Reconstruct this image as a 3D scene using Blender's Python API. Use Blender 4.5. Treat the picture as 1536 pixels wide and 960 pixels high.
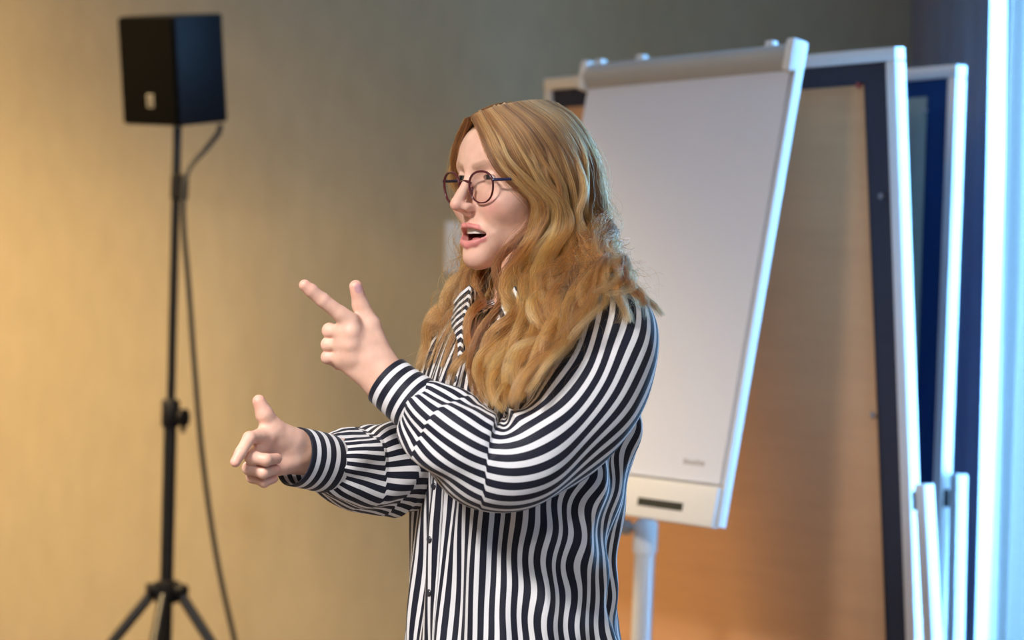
import bpy, bmesh, math, random
import numpy as np
from mathutils import Matrix, Vector
random.seed(7)
RNG = np.random.default_rng(11)
scene = bpy.context.scene
for o_ in list(bpy.data.objects):
    bpy.data.objects.remove(o_, do_unlink=True)

# ------------------------------------------------------------------ camera
CAM_H = 1.44
LENS = 85.0
FPX = 1536 * LENS / 36.0
cam_data = bpy.data.cameras.new('camera')
cam_data.lens = LENS
cam_data.sensor_width = 36.0
cam_data.sensor_fit = 'HORIZONTAL'
cam_data.clip_start = 0.05
cam_data.dof.use_dof = True
cam_data.dof.focus_distance = 3.33
cam_data.dof.aperture_fstop = 3.3
cam = bpy.data.objects.new('camera', cam_data)
scene.collection.objects.link(cam)
CAM_M = (Matrix.Translation((0, 0, CAM_H)) @ Matrix.Rotation(math.radians(90 - 0.79), 4, 'X')
         @ Matrix.Rotation(math.radians(1.2), 4, 'Z'))
cam.matrix_world = CAM_M
scene.camera = cam

# ------------------------------------------------------------------ view, world
vs = scene.view_settings
vs.view_transform = 'Standard'
vs.look = 'None'
vs.gamma = 1.0
vs.use_curve_mapping = False
vs.exposure = 0.0
world = bpy.data.worlds.new('daylight')
scene.world = world
world.use_nodes = True
world.node_tree.nodes['Background'].inputs['Color'].default_value = (0.30, 0.62, 1.0, 1)
world.node_tree.nodes['Background'].inputs['Strength'].default_value = 1.0

C = scene.collection

def add_area(name, loc, direction, sx, sy, power, color, parent=None, spread=180):
    l = bpy.data.lights.new(name, 'AREA')
    l.shape = 'RECTANGLE'
    l.size = sx
    l.size_y = sy
    l.energy = power
    l.color = color
    l.spread = math.radians(spread)
    o = bpy.data.objects.new(name, l)
    C.objects.link(o)
    o.rotation_euler = Vector(direction).to_track_quat('-Z', 'Y').to_euler()
    o.location = loc
    if parent:
        o.parent = parent
    return o

# daylight that falls on the window from outside
WIN_Z0, WIN_Z1 = 0.35, 2.62
WINDOWS = [(4.25, 5.45, 540), (1.0, 2.3, 75)]      # y from, y to, daylight watts
for wy0, wy1, wp in WINDOWS:
    add_area('window_daylight', (1.60, (wy0 + wy1) / 2, 1.55), (-1, 0, 0), wy1 - wy0, 2.25, wp, (0.20, 0.52, 1.0))
WARM = (1.0, 0.70, 0.33)
LAMPS = [  # x, y, watts, colour, size, beam spread of the ceiling lamps and the fill
    (-2.1, 5.5, 37, WARM, 0.5, 140),
    (-1.35, 5.0, 50, WARM, 0.5, 108),
    (-1.3, 1.7, 120, (1.0, 0.955, 0.945), 0.5, 160),
    (0.0, 0.2, 40, (0.95, 0.96, 1.0), 0.5, 172),  # added fill lamp, brightens the boards and the woman from the front
]

# ------------------------------------------------------------------ helpers
def P(px, py, d):
    """world point seen at pixel (px, py) of the 1536x960 frame, d metres down the view axis"""
    return CAM_M @ Vector(((px - 768) / FPX * d, -(py - 480) / FPX * d, -d))

def PA(px, py, d):
    return np.array(P(px, py, d), dtype=float)

def tag(o, label=None, cat=None, group=None, kind=None):
    if label: o['label'] = label
    if cat: o['category'] = cat
    if group: o['group'] = group
    if kind: o['kind'] = kind
    return o

def empty(name, loc=(0, 0, 0), rz=0.0):
    o = bpy.data.objects.new(name, None)
    o.empty_display_size = 0.1
    o.location = loc
    o.rotation_euler = (0, 0, rz)
    C.objects.link(o)
    bpy.context.view_layer.update()
    return o

def adopt(o, parent):
    """parent keeping the child's world coordinates"""
    if parent is not None:
        o.parent = parent
        o.matrix_parent_inverse = parent.matrix_world.inverted()
    return o

def mesh_obj(name, verts, faces, mat, parent=None, smooth=False):
    me = bpy.data.meshes.new(name)
    me.from_pydata([tuple(v) for v in verts], [], [tuple(f) for f in faces])
    me.update()
    o = bpy.data.objects.new(name, me)
    C.objects.link(o)
    if mat: me.materials.append(mat)
    if smooth:
        me.polygons.foreach_set('use_smooth', [True] * len(me.polygons))
    return adopt(o, parent)

def bm_obj(name, bm, mat, parent=None, smooth=False, angle=None):
    bmesh.ops.recalc_face_normals(bm, faces=bm.faces[:])
    me = bpy.data.meshes.new(name)
    bm.to_mesh(me)
    bm.free()
    o = bpy.data.objects.new(name, me)
    C.objects.link(o)
    if mat: me.materials.append(mat)
    if smooth:
        me.polygons.foreach_set('use_smooth', [True] * len(me.polygons))
        if angle is not None:
            me.set_sharp_from_angle(angle=math.radians(angle))
    return adopt(o, parent)

def bm_box(bm, x0, x1, y0, y1, z0, z1, M=None, bevel=0.0, seg=2):
    r = bmesh.ops.create_cube(bm, size=1.0)
    vs_ = r['verts']
    S = Matrix.Translation(((x0 + x1) / 2, (y0 + y1) / 2, (z0 + z1) / 2)) @ Matrix.Diagonal((x1 - x0, y1 - y0, z1 - z0, 1))
    bmesh.ops.transform(bm, matrix=S, verts=vs_)
    if bevel > 0:
        es = set(e for v in vs_ for e in v.link_edges)
        g = bmesh.ops.bevel(bm, geom=list(es), offset=bevel, segments=seg, affect='EDGES', profile=0.6)
        vs_ = list(set(v for f in g['faces'] for v in f.verts) | set(v for v in vs_ if v.is_valid))
        seen = set(vs_)
        stack = list(vs_)
        while stack:
            v = stack.pop()
            for e in v.link_edges:
                w = e.other_vert(v)
                if w not in seen:
                    seen.add(w); stack.append(w)
        vs_ = list(seen)
    if M is not None:
        bmesh.ops.transform(bm, matrix=M, verts=vs_)
    return vs_

def box(name, x0, x1, y0, y1, z0, z1, mat, parent=None, M=None, bevel=0.0):
    bm = bmesh.new()
    bm_box(bm, x0, x1, y0, y1, z0, z1, M, bevel)
    return bm_obj(name, bm, mat, parent, smooth=bevel > 0, angle=35)

def bm_tube(bm, pts, radii, n=16, cap=True):
    pts = [Vector(p) for p in pts]
    if not hasattr(radii, '__len__'):
        radii = [radii] * len(pts)
    t0 = (pts[1] - pts[0]).normalized()
    ref = Vector((0, 0, 1)) if abs(t0.z) < 0.9 else Vector((1, 0, 0))
    nrm = (ref - t0 * ref.dot(t0)).normalized()
    rings = []
    for i, p in enumerate(pts):
        a = pts[max(i - 1, 0)]; b = pts[min(i + 1, len(pts) - 1)]
        t = (b - a).normalized() if (b - a).length > 1e-9 else t0
        nrm = (nrm - t * nrm.dot(t)).normalized()
        bn = t.cross(nrm)
        rings.append([bm.verts.new(p + (nrm * math.cos(2 * math.pi * k / n) + bn * math.sin(2 * math.pi * k / n)) * radii[i]) for k in range(n)])
    for i in range(len(rings) - 1):
        for k in range(n):
            bm.faces.new((rings[i][k], rings[i][(k + 1) % n], rings[i + 1][(k + 1) % n], rings[i + 1][k]))
    if cap:
        bm.faces.new(list(reversed(rings[0])))
        bm.faces.new(rings[-1])

def tube(name, pts, radii, mat, parent=None, n=16):
    bm = bmesh.new()
    bm_tube(bm, pts, radii, n)
    return bm_obj(name, bm, mat, parent, smooth=True, angle=50)

def catmull(pts, n):
    """Catmull-Rom curve through pts (array k x m), n samples"""
    pts = np.asarray(pts, float)
    k = len(pts)
    ext = np.vstack([2 * pts[0] - pts[1], pts, 2 * pts[-1] - pts[-2]])
    d = np.linalg.norm(np.diff(pts[:, :3], axis=0), axis=1)
    s = np.concatenate([[0], np.cumsum(d)])
    q = np.linspace(0, s[-1], n)
    i = np.clip(np.searchsorted(s, q, side='right') - 1, 0, k - 2)
    t = ((q - s[i]) / np.maximum(d[i], 1e-9))[:, None]
    p0, p1, p2, p3 = ext[i], ext[i + 1], ext[i + 2], ext[i + 3]
    return 0.5 * (2 * p1 + (p2 - p0) * t + (2 * p0 - 5 * p1 + 4 * p2 - p3) * t ** 2 + (3 * p1 - p0 - 3 * p2 + p3) * t ** 3)

# ------------------------------------------------------------------ materials
def material(name, color, rough=0.6, metallic=0.0, spec=0.5, noise=None, bump=None, sheen=0.0):
    """noise = (scale, amount, stretch), bump = (scale, strength, stretch)"""
    m = bpy.data.materials.new(name)
    m.use_nodes = True
    nt = m.node_tree
    b = nt.nodes['Principled BSDF']
    b.inputs['Base Color'].default_value = (*color, 1)
    b.inputs['Roughness'].default_value = rough
    b.inputs['Metallic'].default_value = metallic
    b.inputs['Specular IOR Level'].default_value = spec
    if sheen: b.inputs['Sheen Weight'].default_value = sheen
    def tex(scale, stretch):
        tc = nt.nodes.new('ShaderNodeTexCoord')
        mp = nt.nodes.new('ShaderNodeMapping')
        mp.inputs['Scale'].default_value = stretch
        n = nt.nodes.new('ShaderNodeTexNoise')
        n.inputs['Scale'].default_value = scale
        n.inputs['Detail'].default_value = 5
        nt.links.new(tc.outputs['Object'], mp.inputs['Vector'])
        nt.links.new(mp.outputs['Vector'], n.inputs['Vector'])
        return n
    if noise:
        n = tex(noise[0], noise[2])
        mx = nt.nodes.new('ShaderNodeMix')
        mx.data_type = 'RGBA'
        c0 = [max(0, c * (1 - noise[1])) for c in color]
        c1 = [min(1, c * (1 + noise[1])) for c in color]
        mx.inputs['A'].default_value = (*c0, 1)
        mx.inputs['B'].default_value = (*c1, 1)
        nt.links.new(n.outputs['Fac'], mx.inputs['Factor'])
        nt.links.new(mx.outputs['Result'], b.inputs['Base Color'])
    if bump:
        n = tex(bump[0], bump[2])
        bp = nt.nodes.new('ShaderNodeBump')
        bp.inputs['Strength'].default_value = bump[1]
        bp.inputs['Distance'].default_value = 0.002
        nt.links.new(n.outputs['Fac'], bp.inputs['Height'])
        nt.links.new(bp.outputs['Normal'], b.inputs['Normal'])
    return m

M_wall = material('textile_wallpaper', (0.48, 0.388, 0.24), 0.85, spec=0.2, noise=(26, 0.10, (1, 1, 0.35)), bump=(240, 0.5, (1, 1, 0.3)))
M_plain = material('painted_plaster', (0.50, 0.45, 0.37), 0.9, spec=0.2, noise=(20, 0.04, (1, 1, 1)))
M_ceil = material('ceiling_paint', (0.72, 0.70, 0.66), 0.95, spec=0.1, noise=(12, 0.03, (1, 1, 1)))
M_carpet = material('carpet', (0.16, 0.13, 0.11), 0.95, spec=0.1, noise=(300, 0.3, (1, 1, 1)), bump=(500, 0.6, (1, 1, 1)))
M_blackp = material('black_plastic', (0.006, 0.006, 0.008), 0.5, spec=0.22, noise=(60, 0.2, (1, 1, 1)))
M_blackm = material('black_metal', (0.006, 0.006, 0.007), 0.38, metallic=0.2, noise=(60, 0.2, (1, 1, 1)))
M_grille = material('speaker_cloth', (0.002, 0.002, 0.002), 0.9, spec=0.05, bump=(900, 0.6, (1, 1, 1)))
M_cable = material('cable_rubber', (0.02, 0.02, 0.02), 0.55, noise=(80, 0.2, (1, 1, 1)))
M_greyp = material('grey_plastic', (0.42, 0.42, 0.40), 0.4, noise=(30, 0.04, (1, 1, 1)))
M_whitep = material('white_plastic', (0.78, 0.78, 0.76), 0.4, noise=(30, 0.03, (1, 1, 1)))
M_paper = material('white_paper', (0.70, 0.74, 0.84), 0.75, spec=0.25, noise=(8, 0.02, (1, 1, 1)))
M_alu = material('white_aluminium', (0.74, 0.74, 0.73), 0.32, metallic=0.25, noise=(15, 0.03, (1, 1, 1)))
M_felt = material('dark_felt', (0.045, 0.045, 0.06), 0.95, spec=0.1, bump=(700, 0.5, (1, 1, 1)))
M_feltb = material('navy_felt', (0.012, 0.045, 0.15), 0.95, spec=0.1, bump=(700, 0.5, (1, 1, 1)))
M_kraft = material('kraft_paper', (0.62, 0.335, 0.165), 0.9, spec=0.08, noise=(9, 0.10, (0.5, 0.5, 4)), bump=(30, 0.25, (0.5, 0.5, 5)))
M_greypaper = material('grey_green_paper', (0.22, 0.25, 0.23), 0.75, spec=0.25, noise=(9, 0.06, (1, 1, 1)))
M_pinr = material('red_pin', (0.30, 0.03, 0.02), 0.35, noise=(30, 0.1, (1, 1, 1)))
M_pin = material('steel_pin', (0.35, 0.34, 0.36), 0.35, metallic=0.7, noise=(30, 0.1, (1, 1, 1)))
M_badge = material('badge_grey', (0.20, 0.19, 0.18), 0.5, noise=(30, 0.05, (1, 1, 1)))
M_print = material('grey_print', (0.42, 0.42, 0.45), 0.7, noise=(30, 0.05, (1, 1, 1)))
M_slot = material('slot_black', (0.02, 0.025, 0.02), 0.7, noise=(30, 0.1, (1, 1, 1)))
M_curtain = material('grey_curtain', (0.24, 0.24, 0.25), 0.9, spec=0.15, noise=(60, 0.12, (1, 1, 0.1)), bump=(500, 0.4, (1, 1, 1)))

def translucent_mat(name, color, trans, transp):
    m = bpy.data.materials.new(name)
    m.use_nodes = True
    nt = m.node_tree
    nt.nodes.clear()
    out = nt.nodes.new('ShaderNodeOutputMaterial')
    d = nt.nodes.new('ShaderNodeBsdfDiffuse'); d.inputs['Color'].default_value = (*color, 1)
    t = nt.nodes.new('ShaderNodeBsdfTranslucent'); t.inputs['Color'].default_value = (*color, 1)
    tr = nt.nodes.new('ShaderNodeBsdfTransparent')
    m1 = nt.nodes.new('ShaderNodeMixShader'); m1.inputs[0].default_value = trans
    m2 = nt.nodes.new('ShaderNodeMixShader'); m2.inputs[0].default_value = transp
    nt.links.new(d.outputs[0], m1.inputs[1]); nt.links.new(t.outputs[0], m1.inputs[2])
    nt.links.new(m1.outputs[0], m2.inputs[1]); nt.links.new(tr.outputs[0], m2.inputs[2])
    nt.links.new(m2.outputs[0], out.inputs['Surface'])
    return m

M_sheer = translucent_mat('sheer_voile', (0.17, 0.15, 0.135), 0.55, 0.5)

def glass_mat(name, tint=(1, 1, 1), gloss=0.06, rough=0.02):
    m = bpy.data.materials.new(name)
    m.use_nodes = True
    nt = m.node_tree
    nt.nodes.clear()
    out = nt.nodes.new('ShaderNodeOutputMaterial')
    g = nt.nodes.new('ShaderNodeBsdfGlossy'); g.inputs['Roughness'].default_value = rough
    tr = nt.nodes.new('ShaderNodeBsdfTransparent'); tr.inputs['Color'].default_value = (*tint, 1)
    mx = nt.nodes.new('ShaderNodeMixShader'); mx.inputs[0].default_value = gloss
    nt.links.new(tr.outputs[0], mx.inputs[1]); nt.links.new(g.outputs[0], mx.inputs[2])
    nt.links.new(mx.outputs[0], out.inputs['Surface'])
    return m
M_glass = glass_mat('window_glass', (0.97, 0.99, 1.0))

def emit_mat(name, color, strength):
    m = bpy.data.materials.new(name)
    m.use_nodes = True
    b = m.node_tree.nodes['Principled BSDF']
    b.inputs['Base Color'].default_value = (*color, 1)
    b.inputs['Emission Color'].default_value = (*color, 1)
    b.inputs['Emission Strength'].default_value = strength
    return m

# ------------------------------------------------------------------ the room
XL, XR, YF, YB, ZC = -4.4, 1.17, -2.2, 6.3, 2.85
def struct(o):
    o['kind'] = 'structure'
    return o
struct(box('floor', XL - .1, XR + .12, YF - .1, YB + .1, -0.1, 0.0, M_carpet))
struct(box('ceiling', XL - .1, XR + .12, YF - .1, YB + .1, ZC, ZC + 0.1, M_ceil))
struct(box('wall_back', XL - .1, XR + .12, YB, YB + 0.1, 0.0, ZC, M_wall))
struct(box('wall_left', XL - .1, XL, YF, YB, 0.0, ZC, M_plain))
struct(box('wall_front', XL - .1, XR + .12, YF - .1, YF, 0.0, ZC, M_plain))
bm = bmesh.new()
edges_ = [YF] + [v for w_ in sorted(WINDOWS) for v in w_[:2]] + [YB]
for k in range(0, len(edges_), 2):
    bm_box(bm, XR, XR + .12, edges_[k], edges_[k + 1], 0, ZC)
for wy0, wy1, wp in WINDOWS:
    bm_box(bm, XR, XR + .12, wy0, wy1, 0, WIN_Z0)
    bm_box(bm, XR, XR + .12, wy0, wy1, WIN_Z1, ZC)
struct(bm_obj('wall_right', bm, M_plain))
struct(box('baseboard_back', XL, XR, YB - 0.015, YB, 0.0, 0.07, M_greyp))
for wi, (wy0, wy1, wp) in enumerate(WINDOWS):
    w = empty('window_%d' % (wi + 1), (XR + 0.06, (wy0 + wy1) / 2, WIN_Z0)); struct(w)
    bm = bmesh.new()
    for z0, z1 in ((WIN_Z0, WIN_Z0 + .06), (WIN_Z1 - .06, WIN_Z1)):
        bm_box(bm, XR + .03, XR + .09, wy0, wy1, z0, z1)
    for k in range(3):
        yy = wy0 + .03 + (wy1 - wy0 - .06) * k / 2
        bm_box(bm, XR + .03, XR + .09, yy - .03, yy + .03, WIN_Z0 + .06, WIN_Z1 - .06)
    bm_obj('window_frame', bm, M_whitep, w)
    for k in range(2):
        ya = wy0 + .06 + (wy1 - wy0 - .06) * k / 2
        yb = wy0 + (wy1 - wy0 - .06) * (k + 1) / 2
        box('pane', XR + .057, XR + .063, ya, yb, WIN_Z0 + .06, WIN_Z1 - .06, M_glass, w)

# curtains
def curtain(name, y0, y1, xc, amp, pitch, mat, label, z0=0.03, z1=2.70, seed=0):
    rg = np.random.default_rng(seed)
    ny = int((y1 - y0) / 0.011) + 1
    ys = np.linspace(y0, y1, ny)
    zs = np.linspace(z1, z0, 26)
    ph = rg.uniform(0, 6.28, 4)
    verts = []
    for z in zs:
        k = 0.55 + 0.45 * (z1 - z) / (z1 - z0)
        warp = 0.02 * np.sin(ys * 5.3 + ph[1] + 0.35 * z) + 0.012 * np.sin(ys * 13 + ph[2] - 0.5 * z)
        xx = xc + amp * k * (np.sin(2 * np.pi * (ys + warp) / pitch + ph[0]) + 0.35 * np.sin(4 * np.pi * (ys - warp) / pitch * 1.27 + ph[3]))
        verts += [(x, y, z) for x, y in zip(xx, ys)]
    faces = [(i * ny + j, i * ny + j + 1, (i + 1) * ny + j + 1, (i + 1) * ny + j) for i in range(len(zs) - 1) for j in range(ny - 1)]
    o = mesh_obj(name, verts, faces, mat, smooth=True)
    sm = o.modifiers.new('thickness', 'SOLIDIFY'); sm.thickness = 0.0015
    return tag(o, label, 'curtain')
curtain('sheer_curtain', 4.10, 5.235, 1.075, 0.026, 0.15, M_sheer, 'white translucent sheer curtain glowing with daylight beside the dark drape', seed=3)
curtain('sheer_curtain', 0.85, 2.45, 1.075, 0.026, 0.15, M_sheer, 'white translucent sheer curtain over the window away from the drape', seed=8)
curtain('drape_curtain', 5.255, 6.26, 1.035, 0.042, 0.17, M_curtain, 'dark grey pleated drape hanging in the room corner beside the sheer curtain', seed=5)
rail = box('curtain_rail', 1.02, 1.10, 0.6, YB, 2.72, 2.75, M_alu)
tag(rail, 'pale metal curtain rail running above the window', 'curtain rail')

# ceiling lamps, the last one an added front fill
for i, (lx, ly, pw, col, sz, spr) in enumerate(LAMPS):
    r = empty('ceiling_lamp', (lx, ly, ZC))
    tag(r, ['square warm ceiling lamp nearest the back wall above the loudspeaker', 'square warm ceiling lamp between the loudspeaker and the woman',
            'square neutral ceiling lamp over the left half of the room', 'square neutral fill lamp added over the front of the room'][i], 'lamp')
    h = sz / 2
    bm = bmesh.new()
    for a in ((-h - .02, h + .02, -h - .02, -h), (-h - .02, h + .02, h, h + .02), (-h - .02, -h, -h, h), (h, h + .02, -h, h)):
        bm_box(bm, lx + a[0], lx + a[1], ly + a[2], ly + a[3], ZC - .05, ZC)
    bm_obj('housing', bm, M_whitep, r)
    box('diffuser', lx - h, lx + h, ly - h, ly + h, ZC - .03, ZC - .02, emit_mat('lamp_diffuser', col, 4.0), r)
    l = add_area('lamp_light', (lx, ly, ZC - .06), (0, 0, -1), sz, sz, pw, col, spread=spr)
    adopt(l, r)

# ------------------------------------------------------------------ boards
def frame_from(corner, yaw_deg, lean_deg):
    """board frame: X along the width towards the near edge, Y = face normal, Z up the board. Origin = near top corner."""
    a = math.radians(yaw_deg); le = math.radians(lean_deg)
    W = Vector((math.cos(a), -math.sin(a), 0))
    N = Vector((-math.sin(a), -math.cos(a), 0))
    U = (Vector((0, 0, 1)) * math.cos(le) - N * math.sin(le)).normalized()
    N2 = W.cross(U) if W.cross(U).dot(N) > 0 else -W.cross(U)
    M = Matrix((( W.x, N2.x, U.x, corner.x), (W.y, N2.y, U.y, corner.y), (W.z, N2.z, U.z, corner.z), (0, 0, 0, 1)))
    return M

def pin_board(name, corner, yaw, lean, wid, hei, felt, sheet, sheet_rect, pins, label, leg_shift):
    M = frame_from(corner, yaw, lean)
    base = M @ Vector((-wid / 2, 0, -hei))
    r = empty(name, (base.x, base.y, 0)); tag(r, label, 'pin board')
    fw, th = 0.026, 0.030
    for nm, x0, x1, z0, z1 in (('frame_rail', -wid, 0, -fw, 0), ('frame_rail', -wid, 0, -hei, -hei + fw),
                               ('frame_stile', -fw, 0, -hei + fw, -fw), ('frame_stile', -wid, -wid + fw, -hei + fw, -fw)):
        o = box(nm, x0, x1, -th / 2, th / 2, z0, z1, M_alu, r, M, bevel=0.004)
        if nm == 'frame_stile' and x1 == 0:
            zz = M.inverted() @ P(*leg_shift[2])
            s = box('edge_fitting', -0.004, 0.0015, -0.008, 0.008, zz.z - 0.018, zz.z + 0.018, M_blackp, o, M)
            s['label'] = 'black plastic fitting let into the frame edge'
    pn = box('felt_panel', -wid + fw, -fw, -0.009, 0.009, -hei + fw, -fw, felt, r, M)
    pn['label'] = 'dark felt pinning surface'
    # paper sheet, slightly wavy edge, pinned on the felt
    xa, xb, za, zb, skew = sheet_rect
    nx, nz = 14, 18
    verts, faces = [], []
    for i in range(nz + 1):
        for j in range(nx + 1):
            u, v = j / nx, i / nz
            x = xa + (xb - xa) * u + skew * v * u
            z = za + (zb - za) * v
            y = 0.0105 + 0.003 * (0.5 + 0.5 * math.sin(9 * u + 4 * v)) * (0.3 + v) + (0.004 * u ** 8 * v)
            verts.append(M @ Vector((x, y, z)))
    for i in range(nz):
        for j in range(nx):
            a = i * (nx + 1) + j
            faces.append((a, a + 1, a + nx + 2, a + nx + 1))
    sh = mesh_obj('paper_sheet', verts, faces, sheet, r, smooth=True)
    sm = sh.modifiers.new('thickness', 'SOLIDIFY'); sm.thickness = 0.0006; sm.offset = -1
    for (ppx, ppy, pm) in pins:
        # intersect the view ray with the board face
        Mi = M.inverted()
        o0 = Mi @ CAM_M.translation; o1 = Mi @ P(ppx, ppy, 3.0)
        t = (0.015 - o0.y) / (o1.y - o0.y)
        q = o0 + (o1 - o0) * t
        bm = bmesh.new()
        bm_tube(bm, [M @ Vector((q.x, 0.008, q.z)), M @ Vector((q.x, 0.018, q.z)), M @ Vector((q.x, 0.020, q.z)), M @ Vector((q.x, 0.022, q.z))], [0.002, 0.002, 0.006, 0.005], 10)
        bm_obj('pin', bm, pm, r, smooth=True, angle=40)
    # legs with feet: square tubes fixed on the outer edges of the frame
    for s in (0, 1):
        if s == 0:
            top = P(*leg_shift[0]); low = P(*leg_shift[1])
        else:
            dv = (M @ Vector((-wid - 0.03, 0, 0))) - (M @ Vector((0.0, 0, 0)))
            top = P(*leg_shift[0]) + dv; low = P(*leg_shift[1]) + dv
        ax = (low - top).normalized()
        bot = top + ax * ((top.z - 0.05) / -ax.z)
        zc = -ax
        xc = (M.to_3x3() @ Vector((1, 0, 0))); xc = (xc - zc * xc.dot(zc)).normalized(); yc = zc.cross(xc)
        LM = Matrix(((xc.x, yc.x, zc.x, bot.x), (xc.y, yc.y, zc.y, bot.y), (xc.z, yc.z, zc.z, bot.z), (0, 0, 0, 1)))
        box('leg', -0.012, 0.012, -0.015, 0.015, 0, (top - bot).length, M_alu, r, LM, bevel=0.003)
        FM = Matrix.Translation((bot.x, bot.y, 0)) @ Matrix.Rotation(-math.radians(yaw), 4, 'Z')
        box('foot', -0.02, 0.02, -0.34, 0.08, 0.0, 0.05, M_alu, r, FM, bevel=0.006)
    return r

pin_board('pin_board', P(1350, 70, 4.60), 53, -4.7, 1.09, 1.50, M_felt, M_kraft,
          (-1.02, -0.088, -0.068, -1.40, 0.012),
          [(1290, 128, M_pinr), (1324, 294, M_pin), (1312, 622, M_pin)],
          'pin board with dark felt and brown kraft paper directly behind the flip chart',
          ((1387, 726, 4.60), (1399, 960, 4.60), (1369, 757, 4.6)))
pin_board('pin_board', P(1443, 97, 4.97), 56, 1.0, 1.05, 1.50, M_feltb, M_greypaper,
          (-0.98, -0.087, -0.062, -1.30, 0.004),
          [(1388, 166, M_pin)],
          'pin board with navy felt and grey green paper standing behind the kraft paper one',
          ((1438, 711, 4.96), (1433, 960, 4.96), (1421, 748, 4.96)))

# ------------------------------------------------------------------ flip chart
def flip_chart():
    c = P(1203, 66, 4.52)
    M = frame_from(c, 55, 11.0)
    W, H = 0.655, 0.915
    post_top = M @ Vector((-0.330, -0.05, -H + 0.16))
    base = Vector((post_top.x, post_top.y, 0))
    r = empty('flip_chart', base)
    tag(r, 'white flip chart on a tubular stand in front of the pin boards', 'flip chart')
    box('board', -W, 0, -0.012, 0.0, -H, -0.01, M_alu, r, M, bevel=0.005)
    # pad of paper, 
    pad = box('paper_pad', -W + 0.012, -0.012, 0.0, 0.008, -H + 0.078, -0.035, M_paper, r, M)
    bm = bmesh.new()
    for k, (u0, u1, h) in enumerate(((0, .010, .010), (.012, .022, .008), (.024, .036, .008), (.038, .046, .010), (.048, .062, .008))):
        bm_box(bm, -0.125 + u0, -0.125 + u1, 0.0080, 0.0084, -H + 0.108, -H + 0.108 + h, M)
    pr = bm_obj('printed_mark', bm, M_print, pad); pr['label'] = 'small grey maker mark printed in the paper corner'
    # clamp bar: half-round profile along the top edge
    bm = bmesh.new()
    prof = []
    for k in range(13):
        a = math.pi * k / 12
        prof.append((0.004 + 0.020 * math.sin(a), -0.026 + 0.027 * math.cos(a)))
    prof = [(-0.014, 0.003)] + prof + [(-0.014, -0.053)]
    secs = []
    for x in (-W - 0.004, -0.020):
        secs.append([bm.verts.new(M @ Vector((x, y, z))) for y, z in prof])
    n = len(prof)
    for k in range(n):
        bm.faces.new((secs[0][k], secs[0][(k + 1) % n], secs[1][(k + 1) % n], secs[1][k]))
    bm.faces.new(secs[0]); bm.faces.new(secs[1])
    bar = bm_obj('clamp_bar', bm, M_greyp, r, smooth=True, angle=40)
    for x in (-0.021, -W - 0.010):
        bm = bmesh.new()
        bm_box(bm, x, x + 0.024, -0.016, 0.024, -0.056, 0.008, M, bevel=0.008)
        cp = bm_obj('end_cap', bm, M_whitep, r, smooth=True, angle=40)
    for x in (-0.64, -0.50, -0.10):
        bm = bmesh.new()
        bm_box(bm, x - .012, x + .012, -0.018, -0.002, -0.01, 0.016, M, bevel=0.004)
        bm_obj('paper_hook', bm, M_whitep, r, smooth=True, angle=40)
    tr = box('pen_tray', -W, 0, 0.0, 0.020, -H - 0.004, -H + 0.072, M_whitep, r, M, bevel=0.006)
    box('tray_slot', -0.225, -0.09, 0.018, 0.0207, -H + 0.019, -H + 0.034, M_slot, tr, M)
    # edge strip
    box('edge_strip', 0.0, 0.004, -0.012, 0.008, -H, -0.05, M_whitep, r, M, bevel=0.002)
    # stand
    lo = P(963, 955, 0); 
    d = (CAM_M.inverted() @ post_top).z * -1
    top = P(971, 735, d + 0.02); knee = P(967, 790, d + 0.02); low = P(962, 960, d + 0.02)
    ax = (low - top).normalized()
    bot = top + ax * ((top.z - 0.22) / -ax.z)
    tube('inner_post', [top, top + ax * 0.12], 0.0155, M_alu, r)
    col = tube('post_collar', [top + ax * 0.060, top + ax * 0.066, top + ax * 0.120, top + ax * 0.128], [0.020, 0.0245, 0.0245, 0.021], M_whitep, r)
    tube('outer_post', [top + ax * 0.120, bot], 0.0205, M_alu, r)
    kx = Vector((-1, 0.2, 0)).normalized()
    q = top + ax * 0.075
    k = tube('clamp_knob', [q + kx * 0.018, q + kx * 0.028, q + kx * 0.030, q + kx * 0.046, q + kx * 0.050], [0.006, 0.006, 0.015, 0.016, 0.012], M_greyp, r)
    tube('tilt_bracket', [top - ax * 0.05 , top + ax * 0.02], 0.013, M_greyp, r)
    hub = tube('hub', [bot, bot + Vector((0, 0, 0.06))], 0.032, M_whitep, r)
    for a in (70, 190, 310):
        dv = Vector((math.cos(math.radians(a)), math.sin(math.radians(a)), 0))
        tube('leg', [bot + Vector((0, 0, .03)), Vector((bot.x, bot.y, .05)) + dv * 0.33, Vector((bot.x, bot.y, .014)) + dv * 0.38], 0.013, M_alu, r, n=12)
    return r
flip_chart()

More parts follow.
